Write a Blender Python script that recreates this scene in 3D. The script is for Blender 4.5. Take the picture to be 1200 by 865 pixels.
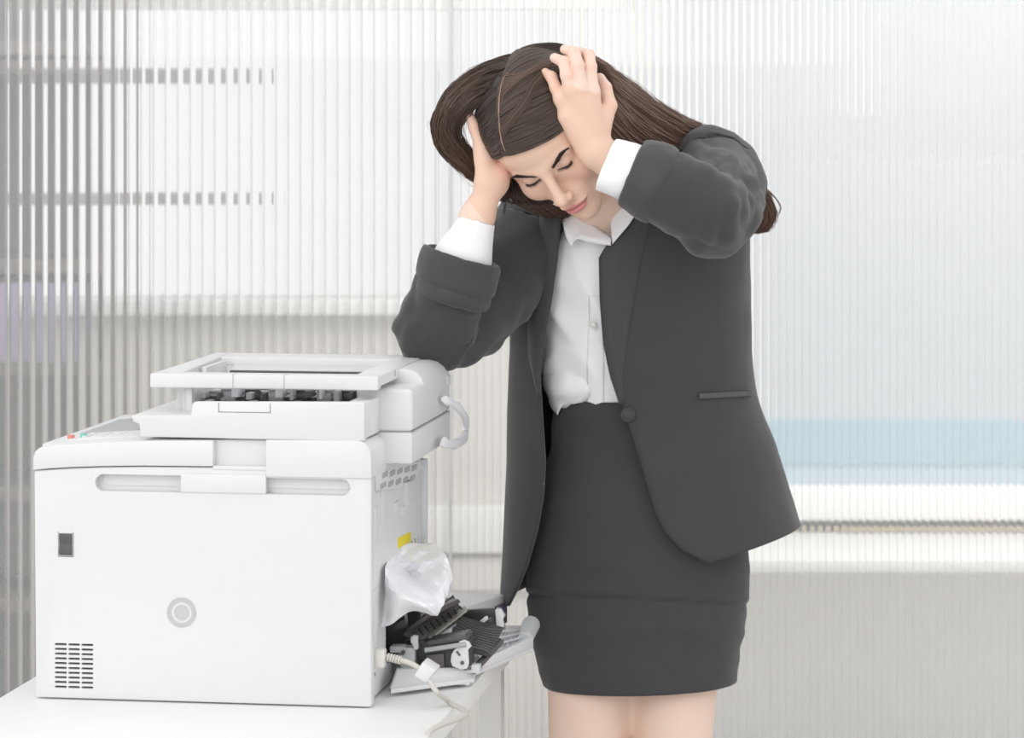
import bpy, bmesh, math, random
import numpy as np
from mathutils import Vector, Matrix, noise
R = math.radians
for o in list(bpy.data.objects): bpy.data.objects.remove(o)
SC = bpy.context.scene
COL = SC.collection
# ------------------------------------------------------------------ camera, world, lights, exposure
FPX, CAMH, CX, CY = 3600.0, 1.5, 600.0, 130.0
cam_d = bpy.data.cameras.new('camera'); cam = bpy.data.objects.new('camera', cam_d); COL.objects.link(cam)
cam.location = (0, 0, CAMH); cam.rotation_euler = (R(90), 0, 0)
cam_d.sensor_width = 36; cam_d.lens = 36 * FPX / 1200; cam_d.shift_x = 0
cam_d.shift_y = -(432.5 - CY) / 1200
cam_d.dof.use_dof = True; cam_d.dof.focus_distance = 4.4; cam_d.dof.aperture_fstop = 8
SC.camera = cam
w = bpy.data.worlds.new('overcast'); SC.world = w; w.use_nodes = True
w.node_tree.nodes['Background'].inputs[0].default_value = (0.985, 0.99, 1.0, 1)
w.node_tree.nodes['Background'].inputs[1].default_value = 1.15
def area(name, loc, target, size, power, col=(1, 1, 1)):
    d = bpy.data.lights.new(name, 'AREA'); d.shape = 'SQUARE'; d.size = size; d.energy = power; d.color = col
    o = bpy.data.objects.new(name, d); COL.objects.link(o); o.location = loc
    o.rotation_euler = (Vector(target) - Vector(loc)).to_track_quat('-Z', 'Y').to_euler()
    return o
area('softbox_key', (-1.5, 1.2, 2.6), (0, 4.5, 1.1), 2.0, 34, (1.0, 0.985, 0.96))
area('back_room_fill', (0.9, 5.8, 2.15), (1.1, 7.2, 0.3), 0.9, 36, (1.0, 0.97, 0.93))  # added out-of-view light that brightens the wall beyond the glass
SC.view_settings.view_transform = 'Standard'; SC.view_settings.look = 'None'
SC.view_settings.gamma = 1; SC.view_settings.use_curve_mapping = False
SC.view_settings.exposure = 0.0
SC.cycles.use_denoising = True
SC.cycles.max_bounces = 10; SC.cycles.transmission_bounces = 8; SC.cycles.transparent_max_bounces = 12
SC.cycles.sample_clamp_indirect = 6

# ------------------------------------------------------------------ helpers
def W(px, py, Y): return Vector(((px - CX) * Y / FPX, Y, CAMH - (py - CY) * Y / FPX))
ZT = 0.70; TH = R(8.7); CT, ST = math.cos(TH), math.sin(TH)
Y0 = FPX * (CAMH - ZT) / (819 - CY); X0 = (41 - CX) * Y0 / FPX
def LV(px, py, v):                      # point of the plane v = const, in desk coordinates
    k = (px - CX) / FPX
    u = (k * (Y0 + v * CT) - X0 - v * ST) / (CT + k * ST)
    return (u, v, CAMH - (py - CY) * (Y0 - u * ST + v * CT) / FPX - ZT)
def LU(px, py, u):
    k = (px - CX) / FPX
    v = (k * (Y0 - u * ST) - X0 - u * CT) / (ST - k * CT)
    return (u, v, CAMH - (py - CY) * (Y0 - u * ST + v * CT) / FPX - ZT)
def LZ(px, py, z):
    Y = FPX * (CAMH - ZT - z) / (py - CY); dx = (px - CX) * Y / FPX - X0; dy = Y - Y0
    return (dx * CT - dy * ST, dx * ST + dy * CT, z)
def tag(o, label=None, cat=None, group=None, kind=None):
    if label: o['label'] = label
    if cat: o['category'] = cat
    if group: o['group'] = group
    if kind: o['kind'] = kind
    return o
def empty(name, loc=(0, 0, 0), rz=0):
    o = bpy.data.objects.new(name, None); COL.objects.link(o); o.location = loc; o.rotation_euler = (0, 0, rz)
    o.empty_display_size = .05
    return o
def link(name, me, m=None, parent=None, smooth=True, ang=38):
    o = bpy.data.objects.new(name, me); COL.objects.link(o)
    if m: me.materials.append(m)
    if parent: o.parent = parent
    if smooth:
        me.polygons.foreach_set('use_smooth', [True] * len(me.polygons))
        try: me.set_sharp_from_angle(angle=R(ang))
        except Exception: pass
    return o
def bobj(name, bm, m, parent=None, smooth=True, ang=38):
    bmesh.ops.recalc_face_normals(bm, faces=bm.faces)
    me = bpy.data.meshes.new(name); bm.to_mesh(me); bm.free()
    return link(name, me, m, parent, smooth, ang)
def box(bm, x0, x1, y0, y1, z0, z1, r=0, seg=2, M=None):
    t = bmesh.new(); bmesh.ops.create_cube(t, size=1)
    for v in t.verts: v.co = Vector(((x0 + x1) / 2 + v.co.x * (x1 - x0), (y0 + y1) / 2 + v.co.y * (y1 - y0), (z0 + z1) / 2 + v.co.z * (z1 - z0)))
    if r > 0: bmesh.ops.bevel(t, geom=t.edges[:], offset=r, segments=seg, affect='EDGES', profile=.5)
    if M: t.transform(M)
    me = bpy.data.meshes.new('t'); t.to_mesh(me); t.free(); bm.from_mesh(me); bpy.data.meshes.remove(me)
def prism(bm, pts, d, r=0, seg=2):      # closed outline of 3-D points swept along d
    t = bmesh.new(); vs = [t.verts.new(p) for p in pts]; f = t.faces.new(vs)
    e = bmesh.ops.extrude_face_region(t, geom=[f]); d = Vector(d)
    for g in e['geom']:
        if isinstance(g, bmesh.types.BMVert): g.co += d
    bmesh.ops.recalc_face_normals(t, faces=t.faces)
    if r > 0: bmesh.ops.bevel(t, geom=t.edges[:], offset=r, segments=seg, affect='EDGES', profile=.5)
    me = bpy.data.meshes.new('t'); t.to_mesh(me); t.free(); bm.from_mesh(me); bpy.data.meshes.remove(me)
def cyl(bm, a, b, r, n=16, r2=None):
    a, b = Vector(a), Vector(b); d = b - a
    M = Matrix.Translation((a + b) / 2) @ d.to_track_quat('Z', 'Y').to_matrix().to_4x4()
    bmesh.ops.create_cone(bm, cap_ends=True, segments=n, radius1=r, radius2=r if r2 is None else r2, depth=d.length, matrix=M)
def cr(P, n):                           # Catmull-Rom resample
    P = [Vector(p) for p in P]; out = []
    Q = [2 * P[0] - P[1]] + P + [2 * P[-1] - P[-2]]
    for i in range(n):
        t = i / (n - 1) * (len(P) - 1); k = min(int(t), len(P) - 2); f = t - k
        a, b, c, d = Q[k], Q[k + 1], Q[k + 2], Q[k + 3]
        out.append(.5 * ((2 * b) + (c - a) * f + (2 * a - 5 * b + 4 * c - d) * f * f + (3 * b - a - 3 * c + d) * f ** 3))
    return out
def tube(bm, P, r, n=10, flat=1.0, cap=True, up=(0, 0, 1)):
    rings = []; N = len(P)
    for i, p in enumerate(P):
        t = (P[min(i + 1, N - 1)] - P[max(i - 1, 0)]).normalized()
        s = t.cross(Vector(up))
        s = s.normalized() if s.length > 1e-4 else Vector((1, 0, 0))
        q = s.cross(t).normalized(); rr = r[i] if hasattr(r, '__len__') else r
        rings.append([bm.verts.new(p + s * math.cos(a) * rr * flat + q * math.sin(a) * rr) for a in [2 * math.pi * k / n for k in range(n)]])
    for i in range(N - 1):
        for k in range(n): bm.faces.new((rings[i][k], rings[i][(k + 1) % n], rings[i + 1][(k + 1) % n], rings[i + 1][k]))
    if cap: bm.faces.new(rings[0][::-1]); bm.faces.new(rings[-1])
def boolean(o, cut_bm, op='DIFFERENCE'):
    bmesh.ops.recalc_face_normals(cut_bm, faces=cut_bm.faces)
    me = bpy.data.meshes.new('c'); cut_bm.to_mesh(me); cut_bm.free()
    c = bpy.data.objects.new('c', me); COL.objects.link(c)
    par = o.parent; o.parent = None
    md = o.modifiers.new('b', 'BOOLEAN'); md.operation = op; md.object = c; md.solver = 'EXACT'
    bpy.context.view_layer.update()
    new = bpy.data.meshes.new_from_object(o.evaluated_get(bpy.context.evaluated_depsgraph_get()))
    o.modifiers.clear(); o.data = new; bpy.data.objects.remove(c); o.parent = par
    new.polygons.foreach_set('use_smooth', [True] * len(new.polygons)); new.set_sharp_from_angle(angle=R(35))
def mat(name, col, rough=.5, spec=.5, noise_amt=0, nscale=40, bump=0, bscale=400, metal=0, trans=0, alpha=1, sheen=0, sss=0, coat=0):
    m = bpy.data.materials.new(name); m.use_nodes = True; nt = m.node_tree; b = nt.nodes['Principled BSDF']
    if len(col) == 3: col = (*col, 1)
    b.inputs['Base Color'].default_value = col; b.inputs['Roughness'].default_value = rough
    b.inputs['Specular IOR Level'].default_value = spec; b.inputs['Metallic'].default_value = metal
    b.inputs['Transmission Weight'].default_value = trans; b.inputs['Alpha'].default_value = alpha
    b.inputs['Coat Weight'].default_value = coat
    if sheen: b.inputs['Sheen Weight'].default_value = sheen; b.inputs['Sheen Roughness'].default_value = .5
    if sss:
        b.inputs['Subsurface Weight'].default_value = sss; b.inputs['Subsurface Radius'].default_value = (1, .35, .18)
        b.inputs['Subsurface Scale'].default_value = .012
    tc = nt.nodes.new('ShaderNodeTexCoord')
    if noise_amt:
        n = nt.nodes.new('ShaderNodeTexNoise'); n.inputs['Scale'].default_value = nscale; n.inputs['Detail'].default_value = 4
        x = nt.nodes.new('ShaderNodeMix'); x.data_type = 'RGBA'
        x.inputs[6].default_value = tuple(v * (1 - noise_amt) for v in col[:3]) + (1,)
        x.inputs[7].default_value = tuple(min(1, v * (1 + noise_amt)) for v in col[:3]) + (1,)
        nt.links.new(tc.outputs['Object'], n.inputs['Vector']); nt.links.new(n.outputs['Fac'], x.inputs[0])
        nt.links.new(x.outputs[2], b.inputs['Base Color'])
    if bump:
        n = nt.nodes.new('ShaderNodeTexNoise'); n.inputs['Scale'].default_value = bscale; n.inputs['Detail'].default_value = 3
        bp = nt.nodes.new('ShaderNodeBump'); bp.inputs['Strength'].default_value = bump; bp.inputs['Distance'].default_value = .002
        nt.links.new(tc.outputs['Object'], n.inputs['Vector']); nt.links.new(n.outputs['Fac'], bp.inputs['Height'])
        nt.links.new(bp.outputs['Normal'], b.inputs['Normal'])
    return m
M_white = mat('printer_white_plastic', (.725, .725, .73), .42, .4, .012, 30, .04, 1500)
M_white2 = mat('printer_pale_grey_plastic', (.72, .73, .735), .45, .4, .015, 30)
M_grey = mat('grey_plastic', (.42, .43, .44), .45, .4)
M_dark = mat('dark_plastic', (.085, .088, .09), .4, .5, .2, 60)
M_black = mat('black_plastic', (.055, .053, .055), .33, .5, .15, 50)
M_cavity = mat('dark_cavity', (.06, .06, .062), .8)
M_clear = mat('frosted_plastic', (.80, .82, .84), .3, .5, alpha=.8)
M_desk = mat('desk_laminate', (.80, .80, .785), .5, .4, .02, 12)
M_wall = mat('back_wall_paint', (.70, .68, .65), .8, .3, .03, 6)
M_trim = mat('painted_trim', (.84, .835, .82), .6, .3, .02, 20)
M_floor = mat('floor_vinyl', (.55, .53, .50), .5, .4, .06, 4)
M_paper = mat('paper', (.88, .885, .91), .7, .2, .015, 60, .1, 300)

# ------------------------------------------------------------------ structure
def slab(name, x0, x1, y0, y1, z0, z1, m, r=0):
    bm = bmesh.new(); box(bm, x0, x1, y0, y1, z0, z1, r); o = bobj(name, bm, m); tag(o, kind='structure'); return o
slab('floor', -3.2, 3.6, 0.8, 7.6, -.05, 0, M_floor)
YB = 7.2
def wx(px): return (px - CX) * YB / FPX
def wz(py, Y=YB): return CAMH - (py - CY) * Y / FPX
slab('wall_back', -3.2, wx(735), YB, YB + .2, 0, wz(352), M_wall)
slab('wall_back.001', wx(735), 3.6, YB, YB + .2, 0, wz(610), mat('grey_wall_paint', (.88, .87, .855), .8, .3, .03, 6))
slab('wall_pier', wx(690), wx(735), YB, YB + .2, wz(352) , 2.6, M_wall)
slab('trim_1', -3.2, wx(735), YB - .06, YB + .02, wz(368), wz(350), M_trim, .006)
slab('trim_2', wx(330), wx(735), YB - .04, YB, wz(646), wz(592), M_trim, .006)
slab('trim_3', wx(330), wx(735), YB - .02, YB, wz(690), wz(652), mat('skirting_paint', (.70, .68, .655), .8))  # skirting band, painted a little darker than the ledge above
# right window: frame foot, sill board, brown bead
bm = bmesh.new(); box(bm, wx(735), 3.6, YB, YB + .1, wz(625), wz(574), .004); box(bm, wx(735), wx(750), YB, YB + .1, wz(574), 2.6, .008)
box(bm, 3.5, 3.6, YB, YB + .1, wz(574), 2.6, .008); box(bm, wx(750), 3.5, YB, YB + .1, 2.45, 2.6, .008)
wf = bobj('window_2', bm, M_trim); tag(wf, kind='structure')
bm = bmesh.new(); box(bm, wx(940), 3.5, YB - .012, YB, wz(622), wz(617)); bobj('window_bead', bm, mat('ochre_seal', (.42, .33, .2), .6), wf)
bm = bmesh.new(); box(bm, wx(735), 3.6, YB - .44, YB, wz(624) - .030, wz(624), .006); tag(bobj('trim_4', bm, mat('sill_laminate', (.70, .71, .69), .6, .3, .02, 10)), kind='structure')
# left window: two glazing bars and a head board
bm = bmesh.new()
box(bm, wx(-330), wx(690), YB + .02, YB + .09, wz(-20), wz(8), .004); box(bm, wx(-330), wx(-300), YB + .02, YB + .09, wz(350), wz(-20), .004)
wl = bobj('window_1', bm, M_trim); tag(wl, kind='structure')
for y0, y1 in ((80, 98), (226, 240)):
    bm = bmesh.new(); box(bm, wx(-120), wx(235), YB - .02, YB + .05, wz(y1), wz(y0), .004); bobj('glazing_bar', bm, M_grey, wl)

# ribbed glass partition: two sheets, each rib is real relief
def ribbed(name, x0, x1, Y, z0, z1, pitch, amp, m, seg=14):
    nx = int((x1 - x0) / pitch * seg); V = []; Fc = []
    for i in range(nx + 1):
        x = x0 + (x1 - x0) * i / nx; y = Y - amp * (.5 + .5 * math.cos(2 * math.pi * (x - x0) / pitch))
        V += [(x, y, z0), (x, y, z1), (x, Y + .006, z0), (x, Y + .006, z1)]
    for i in range(nx):
        a = 4 * i; b = a + 4
        Fc += [(a, b, b + 1, a + 1), (a + 2, a + 3, b + 3, b + 2), (a, a + 2, b + 2, b), (a + 1, b + 1, b + 3, a + 3)]
    e = 4 * nx; Fc += [(0, 1, 3, 2), (e, e + 2, e + 3, e + 1)]
    me = bpy.data.meshes.new(name); me.from_pydata(V, [], Fc); me.update()
    return link(name, me, m, None, True, 40)
def glass_mat():
    m = bpy.data.materials.new('ribbed_glass'); m.use_nodes = True; nt = m.node_tree; nt.nodes.remove(nt.nodes['Principled BSDF'])
    out = nt.nodes['Material Output']
    g = nt.nodes.new('ShaderNodeBsdfGlass'); g.inputs['IOR'].default_value = 1.46; g.inputs['Roughness'].default_value = .035
    g.inputs['Color'].default_value = (.985, .985, .985, 1)
    d = nt.nodes.new('ShaderNodeBsdfDiffuse'); d.inputs['Color'].default_value = (.84, .835, .83, 1)
    t = nt.nodes.new('ShaderNodeBsdfTranslucent'); t.inputs['Color'].default_value = (.9, .9, .9, 1)
    m1 = nt.nodes.new('ShaderNodeMixShader'); m1.inputs[0].default_value = .5
    m2 = nt.nodes.new('ShaderNodeMixShader'); m2.inputs[0].default_value = .22
    L = nt.links.new; L(d.outputs[0], m1.inputs[1]); L(t.outputs[0], m1.inputs[2]); L(g.outputs[0], m2.inputs[1]); L(m1.outputs[0], m2.inputs[2])
    L(m2.outputs[0], out.inputs[0])
    return m
M_glass = glass_mat()
YP = 5.35
def gx(px, Y=YP): return (px - CX) * Y / FPX
part = ribbed('ribbed_glass_panel', gx(-260), gx(529), YP, 0.02, 2.5, .0214, .0016, M_glass)
tag(part, 'left sheet of clear glass with broad vertical ribs behind the printer', 'glass panel')
part2 = ribbed('ribbed_glass_panel.001', gx(526), gx(1460), YP + .03, 0.02, 2.5, .0139, .0006, M_glass)
tag(part2, 'right sheet of clear glass with narrow vertical ribs behind the woman', 'glass panel')
def webs(par, x0, x1, Y, pitch, t, m):
    bm = bmesh.new(); n = int((x1 - x0) / pitch)
    for i in range(n): x = x0 + (i + .5) * pitch; box(bm, x - t / 2, x + t / 2, Y + .0062, Y + .0095, .022, 2.5)
    o = bobj('web', bm, m, par, smooth=False); o['kind'] = 'stuff'; return o
def web_mat(a):
    m = bpy.data.materials.new('web'); m.use_nodes = True; nt = m.node_tree; nt.nodes.remove(nt.nodes['Principled BSDF'])
    d = nt.nodes.new('ShaderNodeBsdfDiffuse'); d.inputs[0].default_value = (.76, .75, .73, 1); t = nt.nodes.new('ShaderNodeBsdfTransparent')
    x = nt.nodes.new('ShaderNodeMixShader'); x.inputs[0].default_value = a
    nt.links.new(t.outputs[0], x.inputs[1]); nt.links.new(d.outputs[0], x.inputs[2]); nt.links.new(x.outputs[0], nt.nodes['Material Output'].inputs[0]); return m
webs(part, gx(-260), gx(529), YP, .0214, .0042, web_mat(.20))
webs(part2, gx(526), gx(1460), YP + .03, .0139, .0022, web_mat(.15))
bm = bmesh.new(); box(bm, gx(526.5), gx(529.5), YP - .012, YP + .02, 0.02, 2.5, .0008)
tag(bobj('edge_strip', bm, M_clear), 'thin upright pale strip where the two ribbed glass sheets meet', 'strip')
bm = bmesh.new(); box(bm, gx(-260), gx(1460), YP - .03, YP + .06, 0, .022, .002); tag(bobj('trim_5', bm, M_trim), kind='structure')

# things beyond the glass
sh = empty('storage_shelf', ((-122 - CX) * 6.6 / FPX, 6.6, 0)); tag(sh, 'dim open shelf with dark compartments blurred behind the glass at far left', 'shelf')
M_sh = mat('shelf_board', (.16, .135, .12), .6, .4, .1, 20); M_bk = mat('shelf_back', (.10, .12, .12), .7)
bm = bmesh.new(); box(bm, -.5, .34, .30, .32, 0.02, 2.4); bobj('back_panel', bm, M_bk, sh)
for x in (-.5, .32): bm = bmesh.new(); box(bm, x, x + .03, 0, .3, 0, 2.4, .002); bobj('side_board', bm, M_sh, sh)
for z in (.05, .42, .66, .93, 1.15, 1.58, 1.62, 2.3): bm = bmesh.new(); box(bm, -.47, .32, 0, .3, z, z + .03, .002); bobj('shelf_board', bm, M_sh, sh)
cols = [(.36, .20, .33), (.25, .23, .38), (.42, .24, .32), (.33, .20, .36), (.36, .26, .42), (.24, .25, .38)]
lab = ['mauve', 'slate blue', 'dusty pink', 'plum', 'lilac', 'steel blue']
for i in range(6):
    bm = bmesh.new(); x = -.62 + (-90 - CX) * 0 + i * .126
    box(bm, x + .16, x + .275, -.02, .26, .96, 1.13, .004)
    o = bobj('box_file', bm, mat('file_' + lab[i].replace(' ', '_'), cols[i], .6), None); o.location = sh.location
    tag(o, 'purple-grey box file on the dim shelf blurred behind the left glass', 'box file', 'box files on the shelf behind the glass')
bm = bmesh.new(); YO = 14.0
def ox(px): return (px - CX) * YO / FPX
def oz(py): return CAMH - (py - CY) * YO / FPX
pts = [(ox(790), oz(520)), (ox(2100), oz(520)), (ox(2100), oz(190)), (ox(990), oz(190)), (ox(990), oz(160)), (ox(935), oz(160)), (ox(935), oz(135)), (ox(868), oz(135)), (ox(868), oz(75)), (ox(790), oz(75))]
prism(bm, [(x, YO, z) for x, z in pts], (0, 3, 0))
tag(bobj('building', bm, mat('pale_render', (.70, .725, .745), .85, .2, .04, .6), smooth=False), 'pale grey stepped building outside beyond the right window', 'building')
bm = bmesh.new(); box(bm, (905 - CX) * 18 / FPX, 11, 18, 20, -4, 4.5, .02)  # added block that greys the white sky over the stepped building
tag(bobj('building', bm, mat('sky_tone_white', (.80, .82, .835), .85, .2, .03, .5), smooth=False), 'added very pale tall block outside standing in for the greyer sky above the stepped building at right', 'building')
YQ = 12.5; fe = empty('blue_fence', (3.4, YQ, -.9)); tag(fe, 'light blue low fence outside below the pale building', 'fence')
for nm, a, b, c_ in (('upper_board', 492, 545, (.42, .62, .70)), ('lower_board', 547, 640, (.58, .73, .80))):
    bm = bmesh.new(); z1 = CAMH - (a - CY) * YQ / FPX + .9; z0 = CAMH - (b - CY) * YQ / FPX + .9
    box(bm, (700 - CX) * YQ / FPX - 3.4, 3.1, 0, .06, z0, z1, .01); bobj(nm, bm, mat('pale_blue_' + nm, c_, .6, .3, .12, 1.2), fe)
# ------------------------------------------------------------------ desk
desk = empty('desk', (X0, Y0, 0), -TH)
tag(desk, 'white laminate desk that carries the large white printer', 'desk')
bm = bmesh.new(); box(bm, -.05, .573, -.34, .69, ZT - .028, ZT, .0015); bobj('desk_top', bm, M_desk, desk)
for u in (-.02, .51):
    for v in (-.30, .62):
        bm = bmesh.new(); box(bm, u, u + .035, v, v + .035, 0, ZT - .03, .002); bobj('leg', bm, M_trim, desk)

# ------------------------------------------------------------------ printer
PR = empty('laser_printer', (X0, Y0, ZT), -TH)
tag(PR, 'large white office laser printer with its right side opened and paper feeder on top', 'printer')
PW, PD = .466, .425
def P2(px, py, v=0): a = LV(px, py, v); return a[0], a[2]
# side panel with recessed grips, switch well, vent slots
bm = bmesh.new()
arc = [P2(40, 551), P2(60, 549.5), P2(85, 548), P2(120, 546.8), P2(165, 546.2), P2(250, 547)]
ut, zt = arc[-1]
pts = [(.001, 0, .002)] + [(a, 0, b - .001) for a, b in arc] + [(ut + .001, 0, .3185), (.3225, 0, .3185), (.3225, 0, .355), (PW - .012, 0, .357), (PW, 0, .345), (PW, 0, .002)]
prism(bm, pts, (0, .022, 0), .0022, 3)
side = bobj('side_panel', bm, M_white, PR)
def stadium(u0, u1, z0, z1, left, right, n=9):
    r = (z1 - z0) / 2; zc = (z0 + z1) / 2; o = []
    if left: o += [(u0 + r - r * math.cos(a), zc - r * math.sin(a)) for a in [math.pi / 2 - math.pi * k / n for k in range(n + 1)]]
    else: o += [(u0, z0), (u0, z1)]
    if right: o += [(u1 - r + r * math.cos(a), zc + r * math.sin(a)) for a in [math.pi / 2 - math.pi * k / n for k in range(n + 1)]]
    else: o += [(u1, z1), (u1, z0)]
    return o
cut = bmesh.new()
for u0, u1, z0, z1, l, r_ in ((.0845, .206, .2845, .3075, 1, 0), (.321, .4375, .2845, .3065, 0, 1)):
    prism(cut, [(a, -.01, b) for a, b in stadium(u0, u1, z0, z1, l, r_)], (0, .026, 0))
box(cut, .0325, .0545, -.01, .006, .194, .2275)
VENT = []
for i in range(10):
    zz = .0158 + i * (.0616 / 9.6)
    for a, b in ((.0278, .0448), (.0468, .0632), (.0652, .0818)):
        VENT.append((a, b, zz)); box(cut, a, b, -.01, .03, zz, zz + .0031, .0012, 2)
boolean(side, cut)
# bright liners of the two grips, lip and middle tab
bm = bmesh.new()
for u0, u1, l, r_ in ((.092, .206, 1, 0), (.321, .4355, 0, 1)):
    prism(bm, [(a, .0145, b) for a, b in stadium(u0, u1, .291, .3065, l, r_)], (0, .001, 0))
bobj('grip_recess', bm, M_white, PR)
bm = bmesh.new(); box(bm, .2045, .3225, -.0032, .004, .2855, .3105, .0012, 2); bobj('grip_tab', bm, M_white, PR)
# upper cover: left block, recessed middle, right block
bm = bmesh.new()
prof = [(-.0015, arc[0][1] + .0005), (-.0015, .328), (.0015, .3375), (.008, .3425), (.03, .3462), (.09, .3505), (.17, .3545), (.248, .3558), (.250, .3545), (ut, zt + .0008)] + [(a, b + .0008) for a, b in arc[-2:0:-1]]
prism(bm, [(a, -.0035, b) for a, b in prof], (0, .38, 0), .0012, 2)
bobj('top_cover', bm, M_white, PR)
bm = bmesh.new(); box(bm, .2485, .3235, .010, .40, .3195, .3555, .001); box(bm, .2485, .3235, -.0015, .03, .3165, .3215, .0008); bobj('cover_recess', bm, M_white, PR)
bm = bmesh.new(); prism(bm, [(.3225, -.0035, .3085), (.3225, -.0035, .3578), (.446, -.0035, .3590), (.4545, -.0035, .3572), (.462, -.0035, .352), (.4662, -.0035, .3435), (.467, -.0035, .3085)], (0, .40, 0), .0012, 2)
bobj('top_cover', bm, M_white, PR)
# chassis with the opening on the right
bm = bmesh.new(); box(bm, .003, .4585, .0225, PD, .004, .345, .002)
ch = bobj('chassis', bm, M_white2, PR)
cut = bmesh.new()
prism(cut, [(.30, .14, .033), (.30, .14, .170), (.30, .19, .177), (.30, .30, .1745), (.30, .412, .163), (.30, .412, .033)], (.3, 0, 0))
boolean(ch, cut)
bm = bmesh.new(); box(bm, .301, .303, .141, .411, .034, .17); box(bm, .303, .455, .141, .411, .034, .038); box(bm, .303, .455, .405, .411, .038, .16)
bobj('cavity_lining', bm, M_cavity, PR)
bm = bmesh.new()
for k in range(4): cyl(bm, (.36 + .02 * k, .15, .06 + .03 * k), (.36 + .02 * k, .40, .06 + .03 * k), .010, 14)
bobj('feed_roller', bm, M_dark, PR)
# chassis side details
def side_box(px0, py0, px1, py1, m, name, t=.0015, r=.0006, u=.4585):
    a = LU(px0, py0, u); b = LU(px1, py1, u); z0, z1 = sorted((a[2], b[2]))
    bm = bmesh.new(); box(bm, u - .001, u + t, min(a[1], b[1]), max(a[1], b[1]), z0, z1, r, 2); return bobj(name, bm, m, PR)
bm = bmesh.new(); prism(bm, [(.4584, v, z) for v, z in [tuple(LU(x, y, .4585)[1:]) for x, y in ((466, 643), (466, 631), (481, 623), (481, 635))]], (.0008, 0, 0)); bobj('yellow_sticker', bm, mat('yellow_sticker', (.86, .70, .02), .5), PR)
for a in ((.105, .045, .115, .20, .30), (.135, .165, .2, .22, .28)):
    pass
bm = bmesh.new(); box(bm, .458, .4605, .032, .05, .255, .285, .0008); box(bm, .458, .4605, .05, .082, .21, .262, .0008); box(bm, .458, .461, .10, .145, .235, .29, .0008)
box(bm, .458, .4612, .045, .078, .05, .15, .0008); box(bm, .458, .4615, .055, .068, .06, .13, .0006)
box(bm, .458, .461, .25, .33, .225, .238, .0005); box(bm, .458, .4625, .27, .31, .238, .27, .001); box(bm, .458, .461, .2, .23, .235, .25, .0006)
bobj('side_moulding', bm, M_white2, PR)
bm = bmesh.new()
for v, z in ((.034, .275), (.034, .115), (.034, .095), (.06, .225), (.2, .31), (.06, .035)): cyl(bm, (.457, v, z), (.4603, v, z), .0024, 10)
bobj('screw', bm, M_grey, PR)
bm = bmesh.new(); box(bm, .457, .4592, .30, .40, .165, .178, .0005); bobj('latch_slot', bm, M_dark, PR)
bm = bmesh.new()
for v in (.31, .335, .36, .38): box(bm, .458, .461, v, v + .012, .168, .179, .0005)
bobj('latch_tab', bm, M_white2, PR)
# edge post at the back of the opened side
bm = bmesh.new(); box(bm, .458, .4665, .405, PD, .004, .288, .002); bobj('rear_post', bm, M_white2, PR)
# slanted perforated duct cover below the scanner
bm = bmesh.new()
duct = [LU(443, 552, .470), LU(446, 546, .470), LU(497, 541, .470), LU(500, 548, .470), LU(470, 573, .470), LU(446, 575, .470)]
prism(bm, [(.456, p[1], p[2]) for p in duct], (.010, 0, 0), .001)
dc = bobj('duct_cover', bm, M_white2, PR)
bm = bmesh.new()
for j in range(2):
    for i in range(5):
        v = .075 + i * .055 - j * .012; z = .3045 - j * .014 - .0285 * (v / .4)
        box(bm, .4655, .4668, v, v + .036, z, z + .0065, .0015)
bobj('slot', bm, M_grey, dc)
bm = bmesh.new(); box(bm, .452, .459, .018, .08, .30, .322); bobj('dark_gap', bm, M_cavity, PR)
# power switch
bm = bmesh.new(); box(bm, .0328, .0542, -.0004, .006, .1945, .2272, .001); sw = bobj('power_switch', bm, M_grey, PR)
bm = bmesh.new(); prism(bm, [(.0345, -.001, .1965), (.0345, -.0035, .199), (.0345, -.0012, .211), (.0345, -.0028, .2235), (.0345, -.0005, .2255), (.0345, .004, .2255), (.0345, .004, .1965)], (.018, 0, 0), .0005); bobj('rocker', bm, M_dark, sw)
bm = bmesh.new(); cyl(bm, (.0435, -.0004, .2285), (.0435, .0012, .2285), .0095, 24); bobj('switch_hood', bm, M_white, PR)
# vent backing and speaker holes
bm = bmesh.new(); box(bm, .025, .085, .0185, .0225, .012, .082); bobj('vent_backing', bm, M_cavity, PR)
bm = bmesh.new(); cu, cz = .2054, .1223
def dot(a, b, r): cyl(bm, (a, -.00045, b), (a, .001, b), r, 6)
dot(cu, cz, .0006)
for rr, n in ((.0024, 6), (.0044, 12), (.0064, 18), (.0084, 24), (.0100, 30), (.0144, 40), (.0162, 46), (.0180, 52), (.0197, 56)):
    for k in range(n): a = 2 * math.pi * k / n + rr * 40; dot(cu + rr * math.cos(a), cz + rr * math.sin(a), .00062)
o = bobj('speaker_grille', bm, M_dark, PR, False); o['kind'] = 'stuff'
bm = bmesh.new(); cyl(bm, (cu, -.00022, cz), (cu, .001, cz), .0213, 40); bobj('speaker_disc', bm, M_white, PR)
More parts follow.
